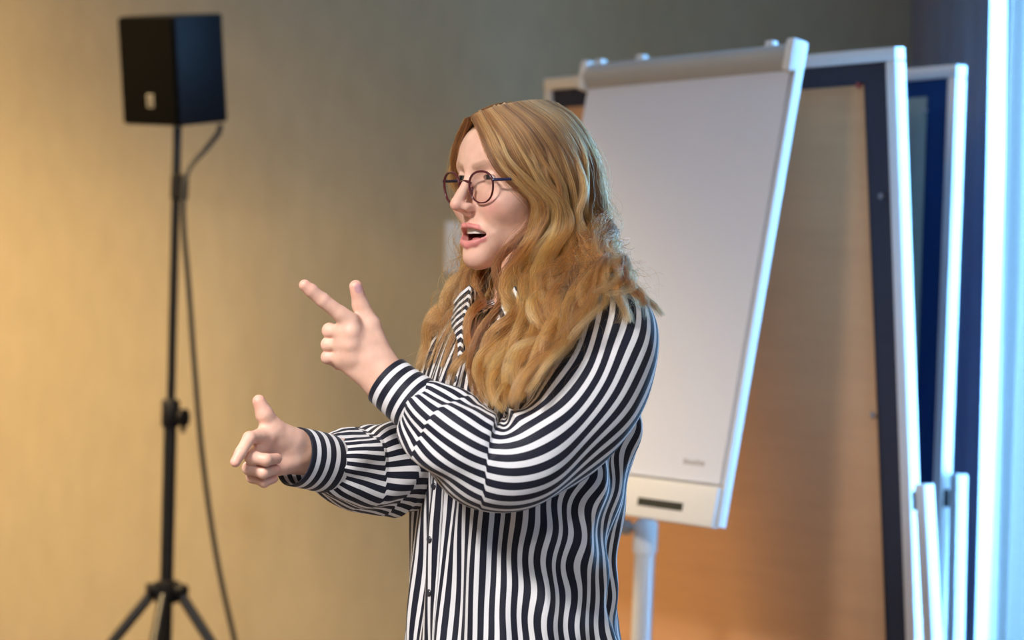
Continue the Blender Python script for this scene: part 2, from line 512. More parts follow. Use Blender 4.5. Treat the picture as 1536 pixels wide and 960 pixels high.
# ------------------------------------------------------------------ loudspeaker on its stand
DS = 5.6
SM = DS / FPX
pole_top = P(266, 196, DS)
pole_dir = (P(250, 872, DS) - pole_top).normalized()
hub_p = P(250, 872, DS)
st = empty('speaker_stand', (hub_p.x, hub_p.y, 0))
tag(st, 'black tripod stand carrying the loudspeaker by the beige wall', 'stand')
clampq = P(256, 618, DS)
tube('upper_pole', [pole_top - pole_dir * 0.008, clampq], 0.0098, M_blackm, st)
tube('lower_pole', [clampq - pole_dir * 0.02, hub_p + pole_dir * 0.30], 0.0155, M_blackm, st)
tube('pole_clamp', [clampq - pole_dir * 0.03, clampq - pole_dir * 0.025, clampq + pole_dir * 0.03, clampq + pole_dir * 0.036], [0.016, 0.021, 0.021, 0.017], M_blackp, st)
kx = Vector((0.9, -0.4, 0)).normalized()
kq = P(258, 626, DS)
tube('clamp_knob', [kq + kx * 0.014, kq + kx * 0.022, kq + kx * 0.024, kq + kx * 0.036, kq + kx * 0.039], [0.006, 0.006, 0.020, 0.022, 0.017], M_blackp, st)
kw = tube('clamp_lever', [kq + kx * 0.030 + Vector((0, 0, .02)), kq + kx * 0.030 + Vector((0, 0, -.034))], [0.005, 0.006], M_blackp, st, n=10)
hubm = P(251, 885, DS)
tube('leg_hub', [hubm - pole_dir * 0.022, hubm - pole_dir * 0.018, hubm + pole_dir * 0.026, hubm + pole_dir * 0.030], [0.022, 0.030, 0.030, 0.024], M_blackp, st)
for a in (200, 335, 265):
    dv = Vector((math.cos(math.radians(a)), math.sin(math.radians(a)), 0))
    h0 = Vector((hubm.x, hubm.y, hubm.z)) + dv * 0.030
    ft = Vector((hubm.x, hubm.y, 0.02)) + dv * 0.60
    br = tube('leg_bracket', [h0 - dv * 0.02, h0 + dv * 0.018], 0.017, M_blackp, st, n=10)
    lg = tube('leg', [h0, ft], 0.0125, M_blackm, st, n=12)
    tube('rubber_foot', [ft + (h0 - ft).normalized() * 0.05, ft, ft - Vector((0, 0, 0.02))], [0.015, 0.016, 0.014], M_blackp, lg, n=12)
    mid = Vector((hubm.x, hubm.y, 0.32))
    tube('brace', [mid, h0.lerp(ft, 0.5)], 0.007, M_blackm, st, n=8)
tube('brace_collar', [Vector((hubm.x, hubm.y, 0.35)), Vector((hubm.x, hubm.y, 0.29))], 0.022, M_blackp, st)
tube('centre_rod', [hubm, Vector((hubm.x, hubm.y, 0.30))], 0.009, M_blackm, st)

def loudspeaker():
    phi = math.radians(42)
    N = Vector((-math.sin(phi), -math.cos(phi), 0)); Wd = Vector((math.cos(phi), -math.sin(phi), 0))
    tl = math.radians(8)
    R = Matrix((Wd, -N, Vector((0, 0, 1)))).transposed()   # local x = width, y = towards the back, z up
    w2, dp, h = 0.098, 0.150, 0.252
    near_top = P(259, 24, DS - 0.09)
    M = R.to_4x4() @ Matrix.Rotation(tl, 4, 'X') @ Matrix.Rotation(math.radians(3.0), 4, 'Y')
    off = M @ Vector((w2, 0, h))
    M = Matrix.Translation(near_top - off) @ M
    b = M @ Vector((0, dp / 2, 0))
    r = empty('loudspeaker', b)
    tag(r, 'small black box loudspeaker tilted down on the tripod stand', 'loudspeaker')
    box('cabinet', -w2, w2, 0.006, dp, 0, h, M_blackp, r, M, bevel=0.006)
    g = box('grille', -w2 + .003, w2 - .003, -0.004, 0.008, 0.003, h - .003, M_grille, r, M, bevel=0.004)
    bdg = box('badge', -0.004, 0.020, -0.0058, -0.003, 0.042, 0.073, M_badge, g, M, bevel=0.001)
    bdg['label'] = 'small grey badge on the grille'
    bm = bmesh.new()
    for z in (0.049, 0.0575, 0.066):
        bm_box(bm, 0.0, 0.016, -0.0062, -0.0055, z - .0018, z + .0018, M)
    bm_obj('badge_print', bm, M_blackp, bdg)
    tube('pole_socket', [pole_top - pole_dir * 0.040, pole_top - pole_dir * 0.010], 0.0145, M_blackp, r)
    return M, w2, dp
LM_, lw, ld = loudspeaker()
cpts = [LM_ @ Vector((lw - 0.02, ld - 0.006, -0.008)), LM_ @ Vector((lw - 0.02, ld - 0.006, -0.02)), P(310, 222, DS), P(290, 243, DS - .01), P(279, 262, DS - .022), P(275, 300, DS - .024), P(276, 350, DS - .02), P(283, 430, DS - .01),
        P(291, 540, DS), P(303, 680, DS + .02), P(324, 830, DS + .04), P(352, 960, DS + .06), P(390, 1110, DS + .1)]
fl = P(420, 1230, DS + .16)
cpts += [Vector((fl.x, fl.y, 0.10)), Vector((fl.x + .06, fl.y + .1, 0.012)), Vector((fl.x + .5, fl.y + .25, 0.006))]
cc = catmull([tuple(v) for v in cpts], 90)
cc[:, 2] = np.maximum(cc[:, 2], 0.006)
tag(tube('speaker_cable', cc, 0.0066, M_cable, None, n=8), 'black cable hanging loose from the loudspeaker beside the stand', 'cable')
ty = P(267, 281, DS)
bm = bmesh.new()
bm_tube(bm, [ty + Vector((.004, 0, .030)), ty + Vector((.004, 0, .026)), ty + Vector((.003, 0, -.026)), ty + Vector((.003, 0, -.030))], [0.016, 0.0205, 0.0205, 0.016], 14)
tag(bm_obj('cable_wrap', bm, M_blackp, None, smooth=True, angle=40), 'black wrap strapping the cable to the upper stand pole', 'cable wrap')

# pale plate on the wall behind her face
def wall_plate():
    q0 = P(668, 332, 6.27); q1 = P(728, 412, 6.27)
    r = empty('wall_plate', ((q0.x + q1.x) / 2, YB - .012, q1.z))
    tag(r, 'pale plastic plate mounted on the wall behind the woman\'s face', 'wall plate')
    box('plate', q0.x, q1.x, YB - .014, YB, q1.z, q0.z, M_whitep, r, bevel=0.003)
    xm = (q0.x + q1.x) / 2
    box('rocker', q0.x + .02, xm - .001, YB - .019, YB - .013, q1.z + .02, q0.z - .02, M_whitep, r, bevel=0.002)
    box('rocker', xm + .001, q1.x - .02, YB - .019, YB - .013, q1.z + .02, q0.z - .02, M_whitep, r, bevel=0.002)
wall_plate()

# ------------------------------------------------------------------ implicit modelling helpers (all in millimetres)
def su(a, b, k):
    h = np.maximum(k - np.abs(a - b), 0) / k
    return np.minimum(a, b) - h * h * k * 0.25
def ss(a, b, k):          # a minus b
    h = np.maximum(k - np.abs(a + b), 0) / k
    return np.maximum(a, -b) + h * h * k * 0.25
def ell(p, c, r):
    r = np.asarray(r, float)
    q = (p - np.asarray(c, float))
    k0 = np.sqrt(((q / r) ** 2).sum(-1)) + 1e-9
    k1 = np.sqrt(((q / (r * r)) ** 2).sum(-1)) + 1e-9
    return k0 * (k0 - 1.0) / k1
def rc(p, a, b, ra, rb):
    a = np.asarray(a, float); b = np.asarray(b, float)
    ab = b - a
    t = np.clip(((p - a) @ ab) / (ab @ ab), 0, 1)
    return np.sqrt(((p - a - t[..., None] * ab) ** 2).sum(-1)) - (ra + (rb - ra) * t)
def chain(p, pts, radii, k=6.0):
    d = None
    for i in range(len(pts) - 1):
        e = rc(p, pts[i], pts[i + 1], radii[i], radii[i + 1])
        d = e if d is None else su(d, e, k)
    return d

def surface_nets(f, lo, hi, h, B=8, lip=1.35, newton=2):
    lo = np.asarray(lo, float); hi = np.asarray(hi, float)
    nb = np.maximum(np.ceil((hi - lo) / (h * B)).astype(int), 1)
    n = nb * B + 1
    ctr = [lo[i] + (np.arange(nb[i]) + 0.5) * B * h for i in range(3)]
    G = np.stack(np.meshgrid(*ctr, indexing='ij'), -1).reshape(-1, 3)
    cv = f(G).reshape(nb)
    act = np.abs(cv) < lip * (B * h * 0.87 + h)
    val = np.repeat(np.repeat(np.repeat(np.where(cv > 0, 50.0, -50.0).astype(np.float32), B, 0), B, 1), B, 2)
    val = np.pad(val, ((0, 1), (0, 1), (0, 1)), mode='edge')
    need = np.zeros(n, bool)
    off = np.arange(B + 1)
    for bi in np.argwhere(act):
        need[bi[0] * B:bi[0] * B + B + 1, bi[1] * B:bi[1] * B + B + 1, bi[2] * B:bi[2] * B + B + 1] = True
    idx = np.argwhere(need)
    out = np.empty(len(idx), np.float32)
    for s in range(0, len(idx), 400000):
        out[s:s + 400000] = f(lo + idx[s:s + 400000] * h)
    val[need] = out
    sg = val < 0
    c = n - 1
    cnt = np.zeros(c, np.int8)
    for dx in (0, 1):
        for dy in (0, 1):
            for dz in (0, 1):
                cnt += sg[dx:dx + c[0], dy:dy + c[1], dz:dz + c[2]]
    cells = np.argwhere((cnt > 0) & (cnt < 8))
    vid = np.full(c, -1, np.int32)
    vid[tuple(cells.T)] = np.arange(len(cells))
    acc = np.zeros((len(cells), 3)); num = np.zeros(len(cells))
    corners = [(a, b, d) for a in (0, 1) for b in (0, 1) for d in (0, 1)]
    for ca in corners:
        for ax in range(3):
            if ca[ax]: continue
            cb = list(ca); cb[ax] = 1
            va = val[tuple((cells + ca).T)]; vb = val[tuple((cells + cb).T)]
            m = (va < 0) != (vb < 0)
            t = va[m] / (va[m] - vb[m])
            q = cells[m] + np.asarray(ca, float)
            q[:, ax] += t
            acc[m] += q; num[m] += 1
    V = lo + acc / num[:, None] * h
    faces = []
    for ax in range(3):
        o1, o2 = [(1, 2), (2, 0), (0, 1)][ax]
        sl = [slice(None)] * 3
        a = [slice(0, n[i]) for i in range(3)]; b = [slice(0, n[i]) for i in range(3)]
        a[ax] = slice(0, n[ax] - 1); b[ax] = slice(1, n[ax])
        cr = sg[tuple(a)] != sg[tuple(b)]
        e = np.argwhere(cr)
        ok = (e[:, o1] > 0) & (e[:, o1] < n[o1] - 1) & (e[:, o2] > 0) & (e[:, o2] < n[o2] - 1)
        e = e[ok]
        flip = sg[tuple(e.T)]
        quad = []
        for s1, s2 in ((-1, -1), (0, -1), (0, 0), (-1, 0)):
            q = e.copy(); q[:, o1] += s1; q[:, o2] += s2
            quad.append(vid[tuple(q.T)])
        Q = np.stack(quad, 1)
        Q[~flip] = Q[~flip][:, ::-1]
        faces.append(Q)
    F = np.vstack(faces)
    F = F[(F >= 0).all(1)]
    for _ in range(newton):
        d = f(V); g = grad(f, V, 0.4 * h)
        gg = (g * g).sum(1)
        step = (d / np.maximum(gg, 0.3))[:, None] * g
        sn = np.linalg.norm(step, axis=1, keepdims=True)
        V = V - step * np.minimum(1, 0.6 * h / np.maximum(sn, 1e-9))
    return V, F

def grad(f, V, e):
    g = np.empty_like(V)
    for i in range(3):
        q = V.copy(); q[:, i] += e
        r = V.copy(); r[:, i] -= e
        g[:, i] = (f(q) - f(r)) / (2 * e)
    return g

def fast_mesh(name, V, F, mat, parent=None, attrs=None, colors=None, smooth=True):
    me = bpy.data.meshes.new(name)
    F = np.asarray(F)
    k = F.shape[1]
    me.vertices.add(len(V)); me.vertices.foreach_set('co', np.asarray(V, np.float32).ravel())
    me.loops.add(F.size); me.loops.foreach_set('vertex_index', F.astype(np.int32).ravel())
    me.polygons.add(len(F)); me.polygons.foreach_set('loop_start', np.arange(0, F.size, k, dtype=np.int32))
    me.update(calc_edges=True)
    me.validate()
    if smooth: me.polygons.foreach_set('use_smooth', np.ones(len(me.polygons), bool))
    for nm, a in (attrs or {}).items():
        at = me.attributes.new(nm, 'FLOAT', 'POINT'); at.data.foreach_set('value', np.asarray(a, np.float32))
    for nm, a in (colors or {}).items():
        at = me.attributes.new(nm, 'FLOAT_COLOR', 'POINT')
        at.data.foreach_set('color', np.hstack([a, np.ones((len(a), 1))]).astype(np.float32).ravel())
    o = bpy.data.objects.new(name, me)
    C.objects.link(o)
    if mat: me.materials.append(mat)
    return adopt(o, parent)

def sstep(x, a, b):
    t = np.clip((x - a) / (b - a), 0, 1)
    return t * t * (3 - 2 * t)

# smooth pseudo noise made of sines, vectorised
_nr = np.random.default_rng(5)
_nk = _nr.normal(size=(14, 3)); _np = _nr.uniform(0, 6.28, 14)
def wob(q, seed=0):
    """q: n x 3 scaled coordinates, result about -1..1"""
    r = 0
    for i in range(6):
        k = _nk[(i * 5 + seed) % 14] * (0.7 + 0.25 * i)
        r = r + np.sin(q @ k + _np[(i * 3 + seed) % 14]) / (1 + 0.35 * i)
    return r / 3.0

# ------------------------------------------------------------------ the woman: frames
O = PA(709.5, 266, 3.40)                         # midpoint between the eyes
def Q(px, py, d):                                # pixel + depth -> millimetres, world axes, origin O
    return (PA(px, py, d) - O) * 1000.0
def to_world(V):
    return O + np.asarray(V) * 0.001
HY = math.radians(52)
Fv = np.array([-math.sin(HY), -math.cos(HY), 0]); Lv = np.array([math.cos(HY), -math.sin(HY), 0]); Uv = np.array([0, 0, 1.0])
HR = np.stack([Lv, Fv, Uv], 0)                   # rows: head axes
def hl(p):                                       # world mm -> head local (l, f, u)
    return p @ HR.T
def hw(q):                                       # head local -> world mm
    return np.asarray(q, float) @ HR
TY = math.radians(55)
Ft = np.array([-math.sin(TY), -math.cos(TY), 0]); Lt = np.array([math.cos(TY), -math.sin(TY), 0])

# ---- torso: (py, centre px, a lateral, b depth)
TORSO = [(440, 806, 120, 78), (500, 802, 158, 112), (560, 799, 168, 132), (650, 791, 172, 147), (740, 776, 164, 134), (850, 766, 160, 130), (960, 767, 170, 140), (1100, 770, 188, 148), (1250, 775, 195, 150)]
_tz = np.array([Q(c, y, 3.41)[2] for y, c, a, b in TORSO])[::-1]
_tc = np.array([Q(c, y, 3.41)[:2] for y, c, a, b in TORSO])[::-1]
_ta = np.array([a for y, c, a, b in TORSO], float)[::-1]
_tb = np.array([b for y, c, a, b in TORSO], float)[::-1]
_zz = np.linspace(_tz[0] - 50, _tz[-1] + 60, 400)
def _sm(v):
    r = np.interp(_zz, _tz, v)
    k = np.ones(25) / 25
    return np.convolve(np.pad(r, 12, mode='edge'), k, 'valid')
_sx, _sy, _sa, _sb = _sm(_tc[:, 0]), _sm(_tc[:, 1]), _sm(_ta), _sm(_tb)
def torso_lf(p):
    z = p[..., 2]
    x = p[..., 0] - np.interp(z, _zz, _sx); y = p[..., 1] - np.interp(z, _zz, _sy)
    return x * Lt[0] + y * Lt[1], x * Ft[0] + y * Ft[1]
ZT = Q(800, 466, 3.41)[2]
SN = Q(921, 486, 3.27); SF = Q(692, 528, 3.51)
NB = Q(806, 478, 3.425)
def torso_sdf(p, off):
    l, f = torso_lf(p)
    z = p[..., 2]
    a = np.interp(z, _zz, _sa) + off; b = np.interp(z, _zz, _sb) + off
    k0 = np.sqrt((l / a) ** 2 + (f / b) ** 2) + 1e-9
    k1 = np.sqrt((l / a ** 2) ** 2 + (f / b ** 2) ** 2) + 1e-9
    d = k0 * (k0 - 1) / k1
    top = z - (ZT + off)
    d = np.maximum(d, top) + np.maximum(0, 30 - np.abs(d - top)) ** 2 / 120.0
    d = su(d, rc(p, NB + [0, 0, -8], SN, 46 + off, 46 + off), 40)
    d = su(d, rc(p, NB + [0, 0, -8], SF, 46 + off, 44 + off), 40)
    return d

def neck_sdf(p):
    return su(rc(p, hw((0, -86, -60)), NB + np.array([0, 0, 20.0]), 49, 52), rc(p, NB + np.array([0, 0, 20.0]), NB + np.array([0, 0, -40.0]), 52, 80), 30)

# ---- head
EYE = (31.0, -13.5, 0.5)
UPLIP = [(30, -13, -77), (17, 2.5, -71), (5.5, 10, -68), (0, 10, -69.2)]
LOLIP = [(30, -13, -78.5), (23, -3, -86), (13, 4, -92), (0, 6.5, -95)]
def head_sdf(q):
    p = q.copy(); p[..., 0] = np.abs(p[..., 0])
    d = su(ell(p, (0, -92, 20), (74, 94, 80)), ell(p, (0, -50, 32), (63, 55, 48)), 24)
    d = su(d, ell(p, (0, -48, -40), (59, 50, 60)), 22)
    d = su(d, ell(p, (38, -20, -36), (22, 21, 20)), 22)
    d = su(d, rc(p, (0, -14, -106), (48, -82, -64), 17, 14), 20)
    d = su(d, ell(p, (0, -9, -113), (20, 17, 15)), 14)
    d = su(d, ell(p, (0, -18, -80), (33, 24, 32)), 16)
    d = su(d, rc(p, (0, -24, -104), (0, -85, -82), 18, 26), 16)
    d = su(d, rc(p, (8, -2, 15), (44, -17, 17), 7, 8), 14)
    d = ss(d, ell(p, (31, 9, -1), (19, 16, 10.5)), 12)
    # lids round the eyeball
    lid = np.sqrt(((p - EYE) ** 2).sum(-1)) - 13.4
    opn = ell(p, (EYE[0] + 0.5, EYE[1] + 13, EYE[2] - 0.8), (13.5, 9, 3.1))
    lid = ss(lid, opn, 1.0)
    d = su(d, lid, 3.5)
    d = ss(d, ell(p, (EYE[0] + 0.5, EYE[1] + 13.5, EYE[2] - 0.8), (13.5, 7.5, 2.9)), 1.2)
    # nose
    d = su(d, rc(p, (0, 1.5, 6), (0, 25, -33), 6.5, 7.5), 11)
    d = su(d, ell(p, (0, 28.5, -39.5), (8.6, 8.8, 8.0)), 7)
    d = su(d, ell(p, (9.8, 13.5, -43), (6.0, 10, 6.4)), 8)
    d = su(d, rc(p, (0, 25, -44), (0, 9, -51), 3.4, 4.5), 5)
    d = ss(d, ell(p, (5.8, 19, -49), (2.8, 5.2, 4.2)), 2)
    # mouth
    d = ss(d, rc(p, (17, 13, -47), (35, -8, -72), 1.5, 1.0), 9)
    d = ss(d, ell(p, (0, 17, -103.5), (17, 7, 5)), 9)
    d = su(d, chain(p, UPLIP, (1.8, 2.8, 3.1, 2.9), 4), 4)
    d = su(d, chain(p, LOLIP, (1.8, 3.4, 4.6, 5.2), 4), 4)
    d = ss(d, ell(p, (0, -7, -80.5), (27.5, 30, 9.2)), 2.5)
    # ear
    e = ell(p, (73, -94, -14), (6, 17, 30))
    e = ss(e, ell(p, (80, -91, -10), (7, 10, 17)), 4)
    d = su(d, e, 5)
    return d

def skin_head(p):
    d = su(head_sdf(hl(p)), neck_sdf(p), 16)
    return su(d, torso_sdf(p, -12), 26)

# ---- hands: (px, py, depth) chains with radii in mm
def pts(L):
    return [Q(*a) for a in L]
LH = dict(
    index=(pts([(525, 482, 3.215), (484, 450, 3.203), (467, 436, 3.198), (457, 428, 3.195)]), (10.8, 9.4, 8.6, 7.7)),
    middle=(pts([(527, 499, 3.212), (495, 496, 3.230), (512, 512, 3.262), (530, 520, 3.254)]), (11.0, 9.4, 8.2, 7.2)),
    ring=(pts([(526, 517, 3.214), (493, 517, 3.233), (511, 531, 3.264), (528, 536, 3.256)]), (10.8, 9.2, 8.0, 7.0)),
    little=(pts([(527, 536, 3.219), (491.5, 536, 3.235), (508, 547, 3.258), (522, 550, 3.252)]), (9.4, 7.8, 7.0, 6.4)),
    thumb=(pts([(573, 535, 3.232), (557, 488, 3.236), (541, 458, 3.236), (534, 430, 3.230)]), (15, 12.2, 10.8, 9.0)),
    palm=[(pts([(582, 558, 3.228), (524, 487, 3.222)]), (17, 11.8)), (pts([(580, 565, 3.228), (521, 501, 3.222)]), (17, 11.8)),
          (pts([(577, 573, 3.228), (520, 517, 3.225)]), (17, 11.5)), (pts([(573, 581, 3.23), (520, 534, 3.229)]), (17, 10.5)),
          (pts([(566, 545, 3.242), (528, 512, 3.240)]), (15, 12)), (pts([(561, 572, 3.234), (512, 543, 3.232)]), (13, 9.5))],
    arm=[(pts([(586, 562, 3.226), (640, 610, 3.21)]), (18.5, 26)), (pts([(576, 580, 3.228), (632, 632, 3.21)]), (18.5, 26))])
RH = dict(
    index=(pts([(397, 653, 3.238), (374, 657, 3.205), (361, 679, 3.190), (353, 693, 3.183)]), (10.0, 8.6, 7.6, 6.9)),
    middle=(pts([(393, 668, 3.245), (378, 686, 3.209), (399, 690, 3.206), (415, 688, 3.226)]), (10.2, 8.8, 8.2, 7.2)),
    ring=(pts([(394, 684, 3.253), (374, 702, 3.219), (395, 709, 3.214), (413, 704, 3.231)]), (9.8, 8.4, 7.9, 7.0)),
    little=(pts([(399, 698, 3.262), (379, 715, 3.234), (396, 723, 3.228), (410, 718, 3.240)]), (9.0, 7.6, 7.2, 6.4)),
    thumb=(pts([(436, 660, 3.268), (411, 643, 3.249), (397, 622, 3.240), (388.5, 602, 3.236)]), (17, 13.8, 11.4, 8.9)),
    palm=[(pts([(452, 668, 3.285), (402, 655, 3.246)]), (17, 12.5)), (pts([(451, 676, 3.287), (400, 669, 3.252)]), (17, 12.5)),
          (pts([(450, 684, 3.289), (402, 684, 3.260)]), (17, 12)), (pts([(449, 690, 3.29), (407, 697, 3.268)]), (16, 11)),
          (pts([(440, 690, 3.272), (418, 700, 3.262)]), (14, 11))],
    arm=[(pts([(455, 669, 3.288), (510, 678, 3.33)]), (17.5, 25)), (pts([(452, 687, 3.290), (508, 703, 3.33)]), (17, 25))])
def hand_sdf(p, H):
    d = None
    for pp, rr in H['palm'] + H['arm']:
        e = rc(p, pp[0], pp[1], rr[0], rr[1])
        d = e if d is None else su(d, e, 14)
    th = chain(p, H['thumb'][0], H['thumb'][1], 5)
    d = su(d, th, 14)
    fg = None
    for nm in ('index', 'middle', 'ring', 'little'):
        pp, rr = H[nm]
        c = chain(p, pp, rr, 3.0)
        # knuckle swell and fingertip pad
        if nm != 'index': c = su(c, np.sqrt(((p - pp[1]) ** 2).sum(-1)) - rr[1] * 1.0, 5)
        fg = c if fg is None else su(fg, c, 2.6)
        base = rc(p, pp[0], pp[0] + (pp[1] - pp[0]) * 0.35, rr[0], rr[0] * 0.95)
        d = su(d, base, 11)
    return su(d, fg, 3.5)

# ---- skin material
def skin_material():
    m = bpy.data.materials.new('skin'); m.use_nodes = True
    nt = m.node_tree; b = nt.nodes['Principled BSDF']
    at = nt.nodes.new('ShaderNodeAttribute'); at.attribute_name = 'tone'
    tc = nt.nodes.new('ShaderNodeTexCoord')
    n = nt.nodes.new('ShaderNodeTexNoise'); n.inputs['Scale'].default_value = 55; n.inputs['Detail'].default_value = 6
    mx = nt.nodes.new('ShaderNodeMix'); mx.data_type = 'RGBA'; mx.blend_type = 'MULTIPLY'
    mx.inputs['Factor'].default_value = 1.0
    rp = nt.nodes.new('ShaderNodeValToRGB')
    rp.color_ramp.elements[0].color = (0.90, 0.86, 0.84, 1); rp.color_ramp.elements[0].position = 0.3
    rp.color_ramp.elements[1].color = (1.06, 1.04, 1.04, 1); rp.color_ramp.elements[1].position = 0.7
    nt.links.new(tc.outputs['Object'], n.inputs['Vector']); nt.links.new(n.outputs['Fac'], rp.inputs['Fac'])
    nt.links.new(at.outputs['Color'], mx.inputs['A']); nt.links.new(rp.outputs['Color'], mx.inputs['B'])
    nt.links.new(mx.outputs['Result'], b.inputs['Base Color'])
    b.inputs['Roughness'].default_value = 0.45
    b.inputs['Specular IOR Level'].default_value = 0.4
    b.inputs['Subsurface Weight'].default_value = 0.25
    b.inputs['Subsurface Radius'].default_value = (1.0, 0.35, 0.2)
    b.inputs['Subsurface Scale'].default_value = 0.006
    n2 = nt.nodes.new('ShaderNodeTexNoise'); n2.inputs['Scale'].default_value = 900; n2.inputs['Detail'].default_value = 3
    bp = nt.nodes.new('ShaderNodeBump'); bp.inputs['Strength'].default_value = 0.12; bp.inputs['Distance'].default_value = 0.0006
    nt.links.new(tc.outputs['Object'], n2.inputs['Vector']); nt.links.new(n2.outputs['Fac'], bp.inputs['Height'])
    nt.links.new(bp.outputs['Normal'], b.inputs['Normal'])
    return m
M_skin = skin_material()
SKIN = np.array([0.80, 0.505, 0.375])

def mixc(base, col, w):
    return base * (1 - w[:, None]) + np.asarray(col)[None] * w[:, None]

woman = empty('person', tuple(np.append(to_world((NB[0] + 40, NB[1], 0))[:2], 0.0)))
tag(woman, 'woman with long wavy ginger hair and striped blouse gesturing with both hands', 'person')

def build_body():
    Vs, Fs, Cs = [], [], []
    def add(V, F, col):
        n = sum(len(v) for v in Vs)
        Vs.append(V); Fs.append(F + n); Cs.append(col)
    # head, neck, chest
    c0 = hw((0, -80, 0))
    lo = np.array([min(c0[0] - 125, -60), c0[1] - 130, Q(0, 640, 3.41)[2]]); hi = np.array([c0[0] + 125, c0[1] + 135, 118])
    V, F = surface_nets(skin_head, lo, hi, 1.45)
    q = hl(V); p = q.copy(); p[:, 0] = np.abs(p[:, 0])
    col = np.tile(SKIN, (len(V), 1))
    ck = np.exp(-(((p - (40, -6, -40)) / (17, 30, 14)) ** 2).sum(1))
    col = mixc(col, (0.80, 0.36, 0.30), 0.75 * ck)
    col = mixc(col, (0.82, 0.38, 0.30), 0.45 * np.exp(-(((p - (0, 34, -42)) / (14, 14, 9)) ** 2).sum(1)))
    col = mixc(col, (0.80, 0.42, 0.33), 0.3 * np.exp(-(((p - (0, 5, -118)) / (16, 16, 12)) ** 2).sum(1)))
    # lips
    dl = np.minimum(chain(p, UPLIP, (2.3, 3.4, 3.7, 3.5), 3), chain(p, LOLIP, (2.6, 4.2, 5.4, 5.9), 3))
    lipw = 1 - sstep(dl, -0.1, 1.6)
    col = mixc(col, (0.66, 0.22, 0.21), 0.85 * lipw)
    # inside of the mouth
    inside = (ell(p, (0, -7, -80.5), (27.5, 30, 9.2)) < 1.2) & (p[:, 1] < 0 - 0.02 * p[:, 0] ** 2)
    col[inside] = (0.16, 0.02, 0.02)
    # scalp under the hair takes the hair's colour
    scalp = sstep(q[:, 2] * 0.9 - q[:, 1] * 0.55, 62, 72) * (q[:, 2] > -80)
    col = mixc(col, (0.22, 0.10, 0.035), scalp)
    # eyebrows, soft light brown
    br = rc(p, (13, 7, 14), (30, 2, 19.5), 2.4, 2.6); br = np.minimum(br, rc(p, (30, 2, 19.5), (47, -12, 15), 2.4, 1.2))
    col = mixc(col, (0.36, 0.19, 0.10), 0.5 * (1 - sstep(br, 0, 4.0)))
    # lid rims
    rim = np.abs(ell(p, (EYE[0] + 0.5, EYE[1] + 13, EYE[2] - 0.8), (13.5, 9, 3.1)))
    nearE = np.sqrt(((p - EYE) ** 2).sum(1)) < 15.5
    col = mixc(col, (0.10, 0.04, 0.03), 0.85 * (1 - sstep(rim, 0.3, 1.6)) * nearE)
    add(V, F, col)
    for H in (LH, RH):
        allp = np.array([a for nm in ('index', 'middle', 'ring', 'little', 'thumb') for a in H[nm][0]] + [a for pp, rr in H['palm'] + H['arm'] for a in pp])
        f = lambda x, H=H: hand_sdf(x, H)
        V, F = surface_nets(f, allp.min(0) - 30, allp.max(0) + 30, 1.15)
        col = np.tile(SKIN, (len(V), 1))
        for nm in ('index', 'middle', 'ring', 'little', 'thumb'):
            pp, rr = H[nm]
            dt = np.sqrt(((V - pp[-1]) ** 2).sum(1))
            col = mixc(col, (0.84, 0.40, 0.30), 0.5 * np.exp(-(dt / 15) ** 2))
            dk = np.sqrt(((V - pp[1]) ** 2).sum(1))
            col = mixc(col, (0.82, 0.44, 0.34), 0.3 * np.exp(-(dk / 11) ** 2))
        # thumb nail on the side away from the palm
        t1, t0 = H['thumb'][0][3], H['thumb'][0][2]
        ax_ = (t1 - t0) / np.linalg.norm(t1 - t0)
        nd = np.array([0.35, -0.93, 0.0]) if H is LH else np.array([-0.35, 0.6, 0.7])
        nd = nd - ax_ * (nd @ ax_); nd /= np.linalg.norm(nd); sd = np.cross(ax_, nd)
        r_ = V - (t1 - ax_ * 2.0 + nd * 7.0)
        e_ = np.sqrt(((r_ @ ax_) / 8.0) ** 2 + ((r_ @ sd) / 5.6) ** 2 + ((r_ @ nd) / 5.0) ** 2)
        col = mixc(col, (0.62, 0.34, 0.38), 0.8 * (1 - sstep(e_, 0.85, 1.05)))
        add(V, F, col)
    # the rest of the body under the clothes (coarse)
    SNe, SFe = pts([(785, 690, 3.18)])[0], pts([(672, 712, 3.46)])[0]
    WNe, WFe = pts([(586, 572, 3.226)])[0], pts([(455, 678, 3.29)])[0]
    zf = -O[2] * 1000
    cx, cy = Q(774, 1100, 3.41)[:2]
    def legs(s):
        hp = np.array([cx, cy, Q(774, 1180, 3.41)[2]]) + s * 85 * Lt
        kn = hp * [1, 1, 0] + np.array([0, 0, zf + 480]) + 12 * Ft
        an = hp * [1, 1, 0] + np.array([0, 0, zf + 85]) - 10 * Ft
        return hp, kn, an
    def coarse(p):
        d = torso_sdf(p, -22)
        d = np.maximum(d, (Q(774, 1150, 3.41)[2] - 60) - p[..., 2])
        d = su(d, ell(p, np.array([cx, cy, Q(774, 1130, 3.41)[2]]), (150, 130, 110)), 40)
        d = su(d, chain(p, [SN, SNe, WNe], (38, 27, 22), 20), 20)
        d = su(d, chain(p, [SF, SFe, WFe], (38, 28, 22), 20), 20)
        for s in (-1, 1):
            hp, kn, an = legs(s)
            d = su(d, chain(p, [hp, kn, an], (78, 52, 36), 20), 30)
            d = su(d, rc(p, an + [0, 0, -40], an + 130 * Ft + [0, 0, -52], 30, 24), 15)
        return d
    V, F = surface_nets(coarse, (-380, -320, zf - 10), (330, 300, Q(800, 470, 3.4)[2]), 8.0, newton=1)
    keep = np.ones(len(V), bool)
    add(V, F, np.tile(SKIN, (len(V), 1)))
    V = to_world(np.vstack(Vs)); F = np.vstack(Fs); col = np.vstack(Cs)
